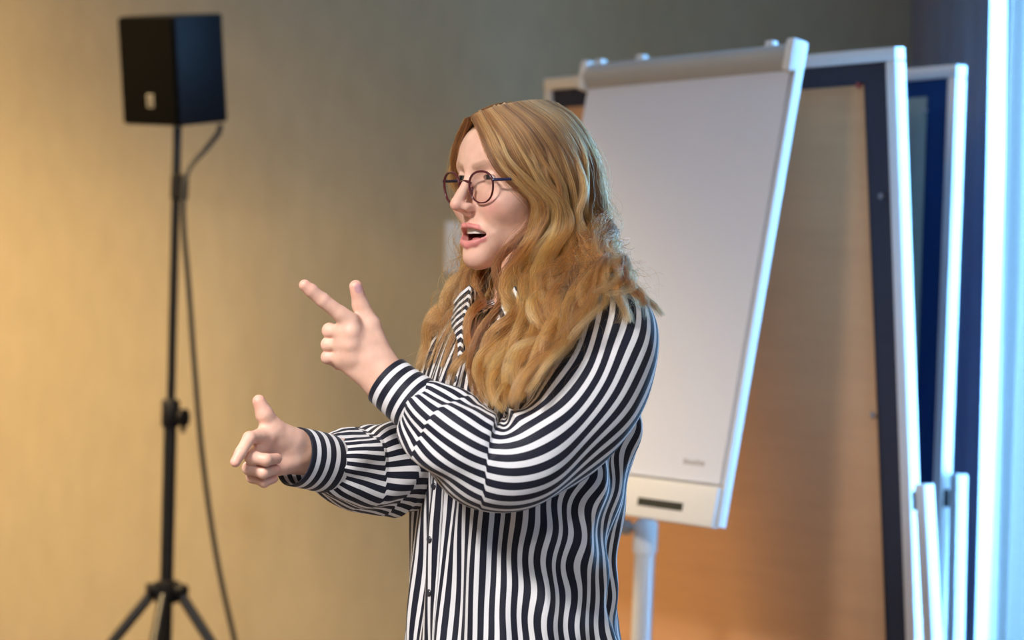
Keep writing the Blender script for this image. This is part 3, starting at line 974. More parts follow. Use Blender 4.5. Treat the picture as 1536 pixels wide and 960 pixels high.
    return fast_mesh('body', V, F, M_skin, woman, colors={'tone': col}), legs
body, LEGS = build_body()

# ------------------------------------------------------------------ eyes, teeth, glasses
def plain(name, color, rough=0.3, **kw):
    return material(name, color, rough, noise=(200, 0.04, (1, 1, 1)), **kw)
M_sclera = plain('eye_white', (0.60, 0.54, 0.52), 0.2)
M_iris = plain('iris', (0.07, 0.055, 0.04), 0.15)
M_pupil = plain('pupil', (0.01, 0.01, 0.01), 0.1)
M_teeth = plain('teeth', (0.80, 0.74, 0.64), 0.25)
M_tongue = plain('tongue', (0.50, 0.16, 0.15), 0.4)
M_rim = plain('burgundy_acetate', (0.085, 0.012, 0.016), 0.22)
M_temple = plain('dark_blue_acetate', (0.015, 0.02, 0.07), 0.22)
M_lens = glass_mat('spectacle_lens', (0.97, 0.95, 0.94), 0.07, 0.01)
M_gold = plain('gold', (0.80, 0.52, 0.25), 0.25, metallic=1.0)

def head_w(q):
    return to_world(hw(q))

for s in (1, -1):
    c = head_w((EYE[0] * s, EYE[1], EYE[2]))
    g = (Fv * 0.995 + Lv * (0.04) + Uv * -0.04); g /= np.linalg.norm(g)
    bm = bmesh.new()
    bmesh.ops.create_uvsphere(bm, u_segments=40, v_segments=48, radius=0.0122)
    qd = Vector(g).to_track_quat('Z', 'Y').to_matrix().to_4x4()
    bmesh.ops.transform(bm, matrix=Matrix.Translation(Vector(c)) @ qd, verts=bm.verts[:])
    e = bm_obj('eye', bm, M_sclera, woman, smooth=True)
    e.data.materials.append(M_iris); e.data.materials.append(M_pupil)
    for p_ in e.data.polygons:
        a = math.degrees(math.acos(max(-1, min(1, (np.array(p_.center) - c) @ g / np.linalg.norm(np.array(p_.center) - c)))))
        p_.material_index = 2 if a < 14 else (1 if a < 31 else 0)

# teeth: two arches of rounded teeth, and the tongue
def arch(u, hgt, wid, f0, n, part):
    bm = bmesh.new()
    for k in range(n):
        a = (k - (n - 1) / 2) / ((n - 1) / 2) * 1.15
        l = wid * math.sin(a); f = f0 - 17 * (1 - math.cos(a)) * 1.25
        M = Matrix.Translation(Vector(head_w((l, f, u)))) @ Matrix(tuple(map(tuple, np.stack([Lv, Fv, Uv], 1)))).to_4x4() @ Matrix.Rotation(-a, 4, 'Z')
        w = 0.0042 if abs(a) < 0.3 else 0.0036
        bm_box(bm, -w, w, -0.0025, 0.0025, -hgt / 2000, hgt / 2000, M, bevel=0.0012)
    return bm_obj(part, bm, M_teeth, woman, smooth=True, angle=50)
arch(-74.8, 9.0, 20, 0.5, 9, 'upper_teeth')
arch(-91.5, 7.0, 16, -5.0, 9, 'lower_teeth')
bm = bmesh.new()
bmesh.ops.create_uvsphere(bm, u_segments=24, v_segments=16, radius=1)
bmesh.ops.transform(bm, matrix=Matrix.Translation(Vector(head_w((0, -20, -87)))) @ Matrix(tuple(map(tuple, np.stack([Lv, Fv, Uv], 1)))).to_4x4() @ Matrix.Diagonal((0.014, 0.016, 0.0045, 1)), verts=bm.verts[:])
bm_obj('tongue', bm, M_tongue, woman, smooth=True)

# eyeglasses
gl = empty('eyeglasses', tuple(head_w((0, 12, -38))))
tag(gl, 'round burgundy eyeglasses with dark blue temples worn by the woman', 'eyeglasses')
def lens_curve(s, k=64, grow=0.0):
    wr = math.radians(9) * s
    out = []
    for i in range(k):
        a = 2 * math.pi * i / k
        ca, sa = math.cos(a), math.sin(a)
        r = 1.0 / ((abs(ca) ** 2.25 + abs(sa) ** 2.25) ** (1 / 2.25))
        x = (22.6 + grow) * r * ca * s
        z = (21.8 + grow) * r * sa
        x = x * (1 + 0.09 * z / 22) + 0.8 * (z / 22) * s   # panto: wider on top
        tilt = 0.10 * z
        out.append((34.2 * s + x * math.cos(wr), 12.0 - abs(34.2) * 0.03 - x * math.sin(wr) + tilt, -14.8 + z))
    return out
for s in (1, -1):
    cv = [Vector(head_w(q)) for q in lens_curve(s)]
    bm = bmesh.new()
    n = 10; rings = []
    k = len(cv); ctr = sum(cv, Vector()) / k
    nf = (cv[16] - ctr).cross(cv[0] - ctr).normalized()
    for i in range(k):
        out = (cv[i] - ctr).normalized()
        rings.append([bm.verts.new(cv[i] + out * ((0.0011 + 0.0006 * max(0.0, math.sin(2 * math.pi * i / k))) * math.cos(2 * math.pi * j / n)) + nf * (0.0019 * math.sin(2 * math.pi * j / n))) for j in range(n)])
    for i in range(k):
        for j in range(n):
            bm.faces.new((rings[i][j], rings[i][(j + 1) % n], rings[(i + 1) % k][(j + 1) % n], rings[(i + 1) % k][j]))
    rim = bm_obj('rim', bm, M_rim, gl, smooth=True)
    bm = bmesh.new()
    inner = [bm.verts.new(ctr + (c_ - ctr) * 0.985) for c_ in cv]
    mid_ = [bm.verts.new(ctr + (c_ - ctr) * 0.5 + Vector(Fv) * 0.0012) for c_ in cv]
    cc_ = bm.verts.new(ctr + Vector(Fv) * 0.0016)
    for i in range(k):
        bm.faces.new((inner[i], inner[(i + 1) % k], mid_[(i + 1) % k], mid_[i])); bm.faces.new((mid_[i], mid_[(i + 1) % k], cc_))
    ln = bm_obj('lens', bm, M_lens, gl, smooth=True); ln['label'] = 'clear spectacle lens'
    # hinge block and temple arm
    tp = [head_w((57 * s, 8.5, -5)), head_w((61 * s, 5, -4.5)), head_w((65 * s, -6, -4)), head_w((71 * s, -40, -1)), head_w((76 * s, -80, 0)), head_w((78 * s, -98, -4)), head_w((77 * s, -110, -20)), head_w((75 * s, -116, -36))]
    tube('temple', catmull(tp, 40), [0.0021] * 40, M_temple, gl, n=10)['label'] = 'dark blue temple arm'
    npd = [head_w((13 * s, 9.5, -14)), head_w((11.5 * s, 11, -20)), head_w((12 * s, 10.5, -26))]
    tube('nose_pad', catmull(npd, 10), [0.0012, 0.002, 0.0025, 0.0028, 0.0028, 0.0028, 0.0028, 0.0025, 0.002, 0.0012], M_rim, gl, n=8)
tube('bridge', catmull([head_w((12.5, 12.6, -9)), head_w((6, 14.5, -6.5)), head_w((0, 15.2, -6)), head_w((-6, 14.5, -6.5)), head_w((-12.5, 12.6, -9))], 20), 0.0019, M_rim, gl, n=10)

# ring on the curled ring finger
pp, rr = RH['ring']
a_, b_ = pp[0], pp[1]
cR = a_ + (b_ - a_) * 0.72
ax = (b_ - a_) / np.linalg.norm(b_ - a_)
e1 = np.cross(ax, (0, 0, 1.0)); e1 /= np.linalg.norm(e1); e2 = np.cross(ax, e1)
bm = bmesh.new()
rad = rr[0] + (rr[1] - rr[0]) * 0.72 + 0.3
R_ = []
for i in range(40):
    a = 2 * math.pi * i / 40
    o_ = math.cos(a) * e1 + math.sin(a) * e2
    R_.append([bm.verts.new(Vector(to_world(cR + o_ * (rad + 0.7 * math.cos(b)) + ax * 0.7 * math.sin(b)))) for b in np.linspace(0, 2 * math.pi, 9)[:-1]])
for i in range(40):
    for j in range(8):
        bm.faces.new((R_[i][j], R_[i][(j + 1) % 8], R_[(i + 1) % 40][(j + 1) % 8], R_[(i + 1) % 40][j]))
tag(bm_obj('ring', bm, M_gold, None, smooth=True), 'thin gold ring on a curled finger of the lower hand', 'ring')

# ------------------------------------------------------------------ striped blouse
PERIOD = 15.0
def stripe_material():
    m = bpy.data.materials.new('striped_crepe'); m.use_nodes = True
    nt = m.node_tree; b = nt.nodes['Principled BSDF']
    at = nt.nodes.new('ShaderNodeAttribute'); at.attribute_name = 'stripe'
    fr = nt.nodes.new('ShaderNodeMath'); fr.operation = 'FRACT'
    rp = nt.nodes.new('ShaderNodeValToRGB')
    cr = rp.color_ramp
    cr.elements[0].position = 0.0; cr.elements[0].color = (0.008, 0.009, 0.020, 1)
    cr.elements[1].position = 0.27; cr.elements[1].color = (0.008, 0.009, 0.020, 1)
    for pos, c in ((0.30, 0.72), (0.70, 0.72)):
        e = cr.elements.new(pos); e.color = (c, c * 0.995, c, 1)
    e = cr.elements.new(0.73); e.color = (0.008, 0.009, 0.020, 1)
    nt.links.new(at.outputs['Fac'], fr.inputs[0]); nt.links.new(fr.outputs[0], rp.inputs['Fac'])
    nt.links.new(rp.outputs['Color'], b.inputs['Base Color'])
    b.inputs['Roughness'].default_value = 0.62
    b.inputs['Specular IOR Level'].default_value = 0.25
    b.inputs['Sheen Weight'].default_value = 0.1
    tc = nt.nodes.new('ShaderNodeTexCoord')
    n = nt.nodes.new('ShaderNodeTexNoise'); n.inputs['Scale'].default_value = 60; n.inputs['Detail'].default_value = 4
    bp = nt.nodes.new('ShaderNodeBump'); bp.inputs['Strength'].default_value = 0.25; bp.inputs['Distance'].default_value = 0.003
    nt.links.new(tc.outputs['Object'], n.inputs['Vector']); nt.links.new(n.outputs['Fac'], bp.inputs['Height'])
    nt.links.new(bp.outputs['Normal'], b.inputs['Normal'])
    return m
M_stripe = stripe_material()
M_black_cloth = material('black_cloth', (0.012, 0.012, 0.018), 0.8, spec=0.2, noise=(300, 0.2, (1, 1, 1)), bump=(600, 0.3, (1, 1, 1)))
M_button = plain('dark_button', (0.03, 0.03, 0.04), 0.3)

ZV = Q(700, 540, 3.35)[2]; ZN = Q(760, 445, 3.4)[2]; ZH = Q(774, 1190, 3.41)[2]
def torso_fold(p):
    l, f = torso_lf(p)
    th = np.arctan2(l, f)
    z = p[..., 2]
    low = sstep(-z, 150, 330)
    w1 = wob(p / 70.0, 1)
    d = low * (4.6 * np.sin(th * 11 + 1.6 * w1 + z * 0.010) + 3.0 * np.sin(th * 19 - z * 0.016 + 2 * w1))
    side = np.exp(-((th - 1.75) / 0.55) ** 2)
    d = d + side * sstep(-z, 200, 300) * 6.0 * np.sin(z * 0.060 + th * 4.5 + 1.4 * w1)
    d = d + 1.8 * wob(p / 34.0, 3)
    return d
def blouse_sdf(p):
    return torso_sdf(p, 0) - torso_fold(p)
def torso_stripe(p):
    l, f = torso_lf(p)
    th = np.arctan2(l, f)
    z = p[..., 2]
    side = np.exp(-((th - 1.7) / 0.6) ** 2) * sstep(-z, 180, 300)
    s = th * 148 + 4.0 * wob(p / 80.0, 4) * sstep(-z, 200, 360) + side * (5.0 * np.sin(z * 0.075 + 2.2 * th) + 3.0 * np.sin(z * 0.036))
    return s / PERIOD + 0.25

def clip_mesh(V, F, g, h):
    gv = g(V)
    m = (gv < 0) & (gv > -1.6 * h)
    if m.any():
        gr = grad(g, V[m], 0.5)
        V[m] -= (gv[m] / np.maximum((gr ** 2).sum(1), 0.2))[:, None] * gr
    bad = (gv <= -1.6 * h)
    F = F[~bad[F].any(1)]
    used = np.unique(F)
    mp = np.full(len(V), -1); mp[used] = np.arange(len(used))
    return V[used], mp[F]

def neck_opening(p):
    l, f = torso_lf(p)
    z = p[..., 2]
    w = 52 * (z - ZV) / (ZN - ZV)
    g1 = np.where((f > 0) & (z > ZV - 3), np.abs(l - 13) - w, 60.0) * 0.9
    dxy = np.sqrt((p[..., 0] - NB[0]) ** 2 + (p[..., 1] - NB[1]) ** 2)
    g2 = np.where(z > NB[2] - 12, dxy - 60, 60.0)
    return np.minimum(g1, g2)

blouse = empty('blouse', tuple(to_world((NB[0], NB[1], ZH)))); adopt(blouse, woman)
blouse['label'] = 'black and white vertically striped long-sleeved blouse'
V, F = surface_nets(blouse_sdf, (-330, -300, ZH), (330, 300, SN[2] + 75), 3.2, lip=1.5)
V, F = clip_mesh(V, F, neck_opening, 3.2)
V, F = clip_mesh(V, F, lambda p: p[..., 2] - (ZH + 6), 3.2)
bt = fast_mesh('blouse_body', to_world(V), F, M_stripe, blouse, attrs={'stripe': torso_stripe(V)})
sm_ = bt.modifiers.new('thickness', 'SOLIDIFY'); sm_.thickness = 0.0012; sm_.offset = 0

def frames(cen):
    t = np.gradient(cen, axis=0); t /= np.linalg.norm(t, axis=1, keepdims=True)
    n = np.cross(t[0], (0, 0, 1.0)); n /= np.linalg.norm(n)
    N = np.empty_like(cen); B = np.empty_like(cen)
    for i in range(len(cen)):
        n = n - t[i] * (n @ t[i]); n /= np.linalg.norm(n)
        N[i] = n; B[i] = np.cross(t[i], n)
    return t, N, B

def loft(name, ctrl, ns, nth, disp, stripe, parent, thick=0.0012, flat=None):
    """ctrl rows: px, py, depth, radius mm. disp(s_mm, th, i) -> mm ; stripe(s_mm, th, u)"""
    arr = np.array([np.append(Q(a, b, c), r) for a, b, c, r in ctrl])
    cv = catmull(arr, ns)
    cen, rad = cv[:, :3], cv[:, 3]
    # smooth the centre line a little
    for _ in range(6):
        cen[1:-1] = 0.25 * cen[:-2] + 0.5 * cen[1:-1] + 0.25 * cen[2:]
    t, N, B = frames(cen)
    s = np.concatenate([[0], np.cumsum(np.linalg.norm(np.diff(cen, axis=0), axis=1))])
    curv = np.gradient(t, axis=0) / np.maximum(np.gradient(s), 1e-6)[:, None]
    th = np.linspace(0, 2 * np.pi, nth + 1)
    S, T = np.meshgrid(s, th, indexing='ij')
    dirs = N[:, None] * np.cos(T)[..., None] + B[:, None] * np.sin(T)[..., None]
    inner = (dirs * curv[:, None]).sum(-1) * 60.0     # >0 on the inside of a bend
    base = cen[:, None] + dirs * rad[:, None, None]
    R = rad[:, None] + disp(S, T, inner, base)
    V = cen[:, None] + dirs * R[..., None]
    if flat is not None:                              # squash across the view of the wrist
        ax_, k_ = flat
        off = V - cen[:, None]
        V = V - (off @ ax_)[..., None] * ax_ * k_
    st = stripe(S, T, inner, base)
    n1 = nth + 1
    i, j = np.meshgrid(np.arange(ns - 1), np.arange(nth), indexing='ij')
    a = (i * n1 + j).ravel()
    F = np.stack([a, a + n1, a + n1 + 1, a + 1], 1)
    o = fast_mesh(name, to_world(V.reshape(-1, 3)), F, M_stripe, parent, attrs={'stripe': st.ravel()})
    m = o.modifiers.new('weld', 'SOLIDIFY'); m.thickness = thick; m.offset = 0
    return o, cen, s

NST = 25
def sleeve_disp(L_el, L_tot, seed):
    def f(S, T, inner, base):
        w = wob(base / 45.0, seed); w2 = wob(base / 24.0, seed + 2)
        d = 3.2 * w + 1.6 * w2
        el = np.exp(-((S - L_el) / 95.0) ** 2)
        inn = np.clip(inner, 0, 1)
        d += el * inn * 12.0 * (np.sin(S / 13.0 + 1.5 * w) - 0.6)
        d += el * 4.5 * np.sin(S / 21.0 + 2.4 * np.sin(T + seed) + 1.2 * w)
        up = sstep(S, 10, 80) * (1 - sstep(S, L_el - 120, L_el - 30))
        d += up * 3.4 * np.sin(3 * T + S / 40.0 + w)
        cuff = np.exp(-((L_tot - S) / 42.0))
        d += cuff * 2.6 * np.sin(13 * T + 1.0 * w)
        fore = sstep(S, L_el + 30, L_el + 80)
        d += fore * (1 - cuff) * 4.2 * np.sin(5 * T + S / 26.0 + 1.4 * w)
        return d
    return f
def sleeve_stripe(seed):
    def f(S, T, inner, base):
        Lt_ = S.max()
        cr = 0.38 * sstep(S, Lt_ - 62 - 10 * np.sin(T) , Lt_ - 60 - 10 * np.sin(T)) - 0.45 * sstep(S, Lt_ - 118 + 16 * np.sin(T + 1), Lt_ - 116 + 16 * np.sin(T + 1))
        return NST * T / (2 * np.pi) + cr + 0.20 * wob(base / 60.0, seed) + 0.10 * np.sin(S / 31.0 + 3 * T)
    return f

near = [(905, 470, 3.30, 56), (914, 500, 3.275, 66), (903, 545, 3.25, 68), (880, 600, 3.22, 68), (838, 652, 3.195, 65), (785, 688, 3.18, 66), (735, 688, 3.18, 65), (690, 664, 3.185, 60), (652, 632, 3.20, 50), (632, 612, 3.21, 40), (624, 605, 3.213, 34)]
o, cen, s = loft('sleeve', near, 260, 144, sleeve_disp(300, 530, 3), sleeve_stripe(2), blouse)
far = [(700, 520, 3.505, 52), (690, 545, 3.505, 58), (678, 610, 3.50, 58), (664, 672, 3.48, 58), (630, 702, 3.44, 58), (590, 698, 3.40, 66), (545, 704, 3.365, 58), (512, 699, 3.335, 50), (494, 695, 3.32, 42), (486, 693, 3.313, 37)]
o2, cen2, s2 = loft('sleeve', far, 220, 144, sleeve_disp(210, 420, 6), sleeve_stripe(7), blouse)

def cuff_stripe(S, T, inner, base):
    return (S.max() - S) / 16.2 + 0.80
def cuff_disp(S, T, inner, base):
    return 0.9 * wob(base / 30.0, 5) + 0.6 * np.sin(2 * T + 1)
c1, _, _ = loft('cuff', [(634, 614, 3.208, 37), (622, 604, 3.213, 38.5), (600, 587, 3.22, 36.5), (580.5, 570.5, 3.227, 35.5)], 40, 96, cuff_disp, cuff_stripe, blouse, thick=0.0022, flat=(np.array([0, 1.0, 0]), 0.16))
c2, _, _ = loft('cuff', [(498, 697, 3.322, 38), (488, 695, 3.314, 40), (466, 690, 3.298, 40), (441, 685, 3.280, 40)], 40, 96, cuff_disp, cuff_stripe, blouse, thick=0.0022)

# collar: a stand round the neck folding over into two points along the V opening
def collar():
    P0, rows = [], []
    def surf(l, z, out):
        cx = np.interp(z, _zz, _sx); cy = np.interp(z, _zz, _sy)
        a = np.interp(z, _zz, _sa); b = np.interp(z, _zz, _sb)
        f = b * math.sqrt(max(0.05, 1 - (l / a) ** 2)) + out
        return np.array([cx, cy, z]) + l * Lt + f * Ft
    path = []
    for k in range(0, 14):                       # V edge, far side going up
        u = k / 13
        z = ZV + (ZN - ZV) * u
        l = 13 - 52 * u
        path.append((surf(l, z, 3), (-Lt * 0.9 + Ft * 0.25), 27 * sstep(np.array(u), 0.15, 0.8), 2 + 9 * u))
    ring = []
    for k in range(1, 30):
        ph = math.radians(-128 + 256 * k / 30)   # 0 = back
        o_ = -Ft * math.cos(ph) + Lt * math.sin(ph)
        z = NB[2] - 2 + 16 * math.cos(ph)
        ring.append((np.array([NB[0], NB[1], z]) + o_ * 62, o_, 26.0, 17.0))
    right = []
    for q, o_, wd, hh in reversed(path):
        # mirror across the torso's middle plane
        l, f = torso_lf(q[None]); l = float(l[0]) - 13
        right.append((q - 2 * l * Lt, o_ - 2 * (o_ @ Lt) * Lt, wd, hh))
    full = path + ring + right
    A = np.array([np.concatenate([q, o_, [float(wd), float(hh)]]) for q, o_, wd, hh in full])
    A = catmull(A, 150)
    s = np.concatenate([[0], np.cumsum(np.linalg.norm(np.diff(A[:, :3], axis=0), axis=1))])
    V, st = [], []
    for i in range(len(A)):
        q, o_, wd, hh = A[i, :3], A[i, 3:6], A[i, 6], A[i, 7]
        o_ = o_ / np.linalg.norm(o_)
        prof = [(0, -6), (0.5, hh * 0.5), (1.5, hh), (5, hh + 2.5), (9, hh), (9 + wd * 0.45, hh - wd * 0.30), (9 + wd * 0.85, hh - wd * 0.70)]
        for a, b in prof:
            V.append(q + o_ * a + np.array([0, 0, b])); st.append(s[i] / 13.0)
    n = 7
    F = [(i * n + j, i * n + j + 1, (i + 1) * n + j + 1, (i + 1) * n + j) for i in range(len(A) - 1) for j in range(n - 1)]
    o = fast_mesh('collar', to_world(np.array(V)), np.array(F), M_stripe, blouse, attrs={'stripe': st})
    m = o.modifiers.new('thickness', 'SOLIDIFY'); m.thickness = 0.0016; m.offset = 0
collar()

# button placket down the front
def placket():
    zs = np.linspace(ZV + 6, ZH + 8, 150); ls = np.linspace(-15, 15, 13)
    V = []
    for z in zs:
        cx = np.interp(z, _zz, _sx); cy = np.interp(z, _zz, _sy); b = np.interp(z, _zz, _sb)
        for l in ls:
            V.append(np.array([cx, cy, z]) + l * Lt + (b + 3) * Ft)
    V = np.array(V)
    for _ in range(5):
        d = blouse_sdf(V) - 1.6
        V = V - np.outer(d, Ft)
    n = len(ls)
    F = [(i * n + j, i * n + j + 1, (i + 1) * n + j + 1, (i + 1) * n + j) for i in range(len(zs) - 1) for j in range(n - 1)]
    st = torso_stripe(V)
    o = fast_mesh('placket', to_world(V), np.array(F)[:, ::-1], M_stripe, blouse, attrs={'stripe': st})
    m = o.modifiers.new('thickness', 'SOLIDIFY'); m.thickness = 0.0014; m.offset = 0
    for k in range(8):
        i = 8 + k * 18
        if i >= len(zs): break
        q = V[i * n + 6]
        bm = bmesh.new()
        bm_tube(bm, [Vector(to_world(q - Ft * 1)), Vector(to_world(q + Ft * 1.4)), Vector(to_world(q + Ft * 2.2)), Vector(to_world(q + Ft * 1.9))], [0.005, 0.0052, 0.0045, 0.003], 16)
        bm_obj('button', bm, M_button, o, smooth=True, angle=40)
placket()

# trousers and shoes, below the picture
def trousers(p):
    cx, cy = Q(774, 1100, 3.41)[:2]
    d = ell(p, np.array([cx, cy, Q(774, 1130, 3.41)[2]]), (163, 140, 130))
    for sgn in (-1, 1):
        hp, kn, an = LEGS(sgn)
        d = su(d, chain(p, [hp, kn, an + [0, 0, 20]], (92, 66, 58), 20), 30)
    return d
zf = -O[2] * 1000
V, F = surface_nets(trousers, (-330, -320, zf + 62), (330, 300, Q(774, 1060, 3.41)[2]), 7.0, newton=1)
fast_mesh('trousers', to_world(V), F, M_black_cloth, woman)
for sgn in (-1, 1):
    hp, kn, an = LEGS(sgn)
    def shoe(p):
        d = su(rc(p, an + [0, 0, -42], an + 140 * Ft + [0, 0, -56], 42, 32), rc(p, an + [0, 0, -42] - 18 * Ft, an + [0, 0, 0] - 18 * Ft, 42, 40), 15)
        return np.maximum(d, zf - p[..., 2])
    V, F = surface_nets(shoe, an - [200, 200, 100], an + [200, 200, 40], 5.0, newton=0)
    fast_mesh('shoe', to_world(V), F, M_blackp, woman)

# ------------------------------------------------------------------ hair
def hair_obst(p):
    q = hl(p); q[..., 0] = np.abs(q[..., 0])
    d = su(ell(q, (0, -92, 20), (76, 96, 82)), ell(q, (0, -50, 32), (65, 57, 50)), 24)
    d = su(d, ell(q, (0, -48, -40), (60, 52, 62)), 22)
    d = su(d, rc(q, (0, -14, -104), (48, -82, -64), 19, 15), 20)
    d = np.minimum(d, ell(q, (75, -94, -12), (10, 26, 36)))
    d = np.minimum(d, neck_sdf(p))
    d = np.minimum(d, torso_sdf(p, 4))
    d = np.minimum(d, ell(p, NB + np.array([0, 0, 4.0]), (90, 90, 36)))
    d = np.minimum(d, chain(p, [Q(915, 495, 3.275), Q(880, 600, 3.22), Q(785, 688, 3.18)], (70, 72, 68), 20))
    return d

DD = np.arange(3.05, 3.62, 0.003)
def lay(px, m=64, off=10.0, smooth=5, ramp=False):
    """guide from a pixel path: laid on the nearest surface (head, neck, blouse) seen there, then smoothed in depth"""
    a = np.array([(x, y, (px[i][2] if len(px[i]) > 2 else 0)) for i, (x, y, *r) in enumerate(px)], float)
    c = catmull(a, m)
    offs = off + c[:, 2] + 10 * sstep(c[:, 1], 390, 430)
    if ramp: offs = offs - 11 * (1 - sstep(c[:, 1], 190, 300))
    dep = np.empty(m)
    for i in range(m):
        ray = np.array([Q(c[i, 0], c[i, 1], d) for d in (DD[0], DD[-1])])
        pts_ = ray[0] + (ray[1] - ray[0]) * ((DD - DD[0]) / (DD[-1] - DD[0]))[:, None]
        s = hair_obst(pts_) - offs[i]
        hit = np.argmax(s < 0) if (s < 0).any() else np.argmin(s)
        dep[i] = DD[hit]
    k = np.exp(-0.5 * (np.arange(-12, 13) / smooth) ** 2); k /= k.sum()
    dep = np.convolve(np.pad(dep, 12, mode='edge'), k, 'valid')
    return np.array([Q(c[i, 0], c[i, 1], dep[i]) for i in range(m)])

def push_out(Pn, margin, it=2):
    sh = Pn.shape
    X = Pn.reshape(-1, 3)
    for _ in range(it):
        d = hair_obst(X) - margin
        bad = d < 0
        if not bad.any(): break
        g = grad(hair_obst, X[bad], 1.0)
        g /= np.maximum(np.linalg.norm(g, axis=1, keepdims=True), 1e-6)
        X[bad] -= d[bad][:, None] * g
    return X.reshape(sh)

NEAR = [
    [(710, 174), (721, 200), (734, 235), (754, 263), (784, 287), (801, 308), (797, 338), (776, 366), (754, 396), (756, 430), (752, 466), (728, 505), (708, 545), (714, 580), (738, 604)],
    [(720, 169), (739, 205), (759, 245), (788, 275), (813, 304), (809, 345), (786, 385), (774, 430), (780, 470), (758, 515), (732, 560), (740, 605)],
    [(733, 164), (761, 200), (785, 245), (805, 275), (827, 300), (834, 332), (815, 372), (796, 412), (802, 452), (800, 492), (776, 535), (756, 578), (762, 616)],
    [(748, 160), (784, 195), (811, 240), (829, 276), (838, 305), (851, 342), (842, 382), (822, 422), (822, 462), (824, 502), (800, 545), (778, 605)],
    [(764, 157), (805, 190), (834, 235), (848, 280), (848, 312), (860, 346), (868, 390), (848, 430), (838, 470), (838, 505), (816, 548), (794, 590)],
    [(780, 154), (824, 185), (855, 230), (868, 280), (863, 320), (874, 360), (887, 400), (870, 440), (862, 474), (838, 516), (812, 555)],
    [(800, 152), (845, 180), (874, 225), (883, 275), (880, 320), (890, 360), (902, 400), (892, 436), (880, 462), (862, 490)],
    [(818, 153), (858, 176), (884, 220), (895, 275), (899, 325), (911, 370), (927, 405), (942, 428), (962, 438), (978, 452), (988, 472)],
    [(836, 157), (866, 181), (889, 230), (900, 285), (911, 335), (927, 380), (946, 412), (936, 434), (915, 446)],
]
FARF = [   # px, py, depth
    [(700, 179, 3.44), (687, 204, 3.455), (679, 232, 3.465), (680, 258, 3.48), (694, 300, 3.49), (703, 345, 3.49), (700, 388, 3.475), (690, 414, 3.465), (678, 448, 3.45), (668, 484, 3.44), (652, 520, 3.43), (640, 556, 3.43)],
    [(704, 178, 3.435), (694, 206, 3.45), (687, 234, 3.46), (688, 262, 3.475), (700, 300, 3.49), (708, 350, 3.49), (708, 395, 3.47), (702, 430, 3.44), (698, 470, 3.40), (682, 510, 3.375), (658, 548, 3.37)],
    [(709, 176, 3.43), (702, 200, 3.45), (699, 232, 3.465), (702, 262, 3.475), (712, 320, 3.485), (720, 390, 3.465), (722, 425, 3.42), (714, 465, 3.37), (706, 505, 3.335), (690, 545, 3.315), (682, 578, 3.31)],
]
def smooth_path(a, m=64):
    return catmull(np.array(a, float), m)
def resample(c, m=64):
    s = np.concatenate([[0], np.cumsum(np.linalg.norm(np.diff(c, axis=0), axis=1))])
    q = np.linspace(0, s[-1], m)
    return np.stack([np.interp(q, s, c[:, i]) for i in range(3)], 1)

G_near = np.array([resample(lay(x, off=13)) for x in NEAR])
# far side of the head, swept down from the parting and round the far cheek
def over(side, f0, drop, tail):
    c = []
    for a in np.linspace(0, 100, 12):
        r = math.radians(a)
        c.append((-14 + side * 0 + side * 86 * math.sin(r) + (14 if side > 0 else 8) * math.sin(r), f0 - drop * (a / 100), 18 + 93 * math.cos(r) * (1 - 0.10 * abs(f0 + 60) / 60)))
    c += tail
    return c
G_far = []
for f0, tail in ((-8, [(-78, -56, -40), (-76, -60, -90), (-68, -40, -130), (-64, -5, -172), (-68, 12, -205)]),
                 (-22, [(-84, -66, -40), (-84, -68, -100), (-76, -46, -150), (-76, -20, -190), (-74, -4, -225)]),
                 (-40, [(-90, -80, -45), (-94, -80, -110), (-92, -62, -165), (-96, -34, -215), (-90, -14, -270)]),
                 (-62, [(-94, -100, -50), (-100, -102, -110), (-104, -96, -165), (-112, -86, -210), (-110, -78, -260)]),
                 (-90, [(-94, -126, -50), (-102, -132, -110), (-108, -136, -165), (-112, -140, -210), (-112, -140, -255)])):
    G_far.append(resample(np.array([hw(q) for q in smooth_path(over(-1, f0, 26, tail))])))
G_far = np.array(G_far)
# back of the head, from crown down the back
G_back = []
for l0 in (-84, -50, -16, 18, 52, 84):
    c = []
    for a in np.linspace(15, 105, 10):
        r = math.radians(a)
        c.append((l0 * (0.25 + 0.75 * math.sin(r)), -88 - 112 * math.sin(r) * math.sqrt(max(0.05, 1 - (l0 / 110) ** 2)), 20 + 92 * math.cos(r)))
    e = c[-1]
    c += [(e[0] * 1.08, e[1] - 4, -70), (e[0] * 1.15, e[1] - 6, -120), (e[0] * 1.25, e[1] - 16, -165), (e[0] * 1.3, e[1] - 24, -210), (e[0] * 1.3, e[1] - 22, -238)]
    G_back.append(resample(np.array([hw(q) for q in smooth_path(c)])))
G_back = np.array(G_back)
G_farf = np.array([resample(np.array([Q(*a) for a in catmull(np.array(x) * [1, 1, 1000], 64) * [1, 1, 0.001]])) for x in FARF])
def project(Pn, margin, it=4):
    sh = Pn.shape; X = Pn.reshape(-1, 3).copy()
    for _ in range(it):
        d = hair_obst(X) - margin
        g = grad(hair_obst, X, 1.0); g /= np.maximum(np.linalg.norm(g, axis=1, keepdims=True), 1e-6)
        X -= d[:, None] * g
    return X.reshape(sh)
for G_ in (G_far, G_back):
    w_ = 1 - sstep(np.arange(64), 14, 26)
    pr = project(G_[:, :28], 9)
    G_[:, :28] = G_[:, :28] * (1 - w_[:28])[None, :, None] + pr * w_[:28][None, :, None]
    G_[:, 16:] = push_out(G_[:, 16:], 8, 3)

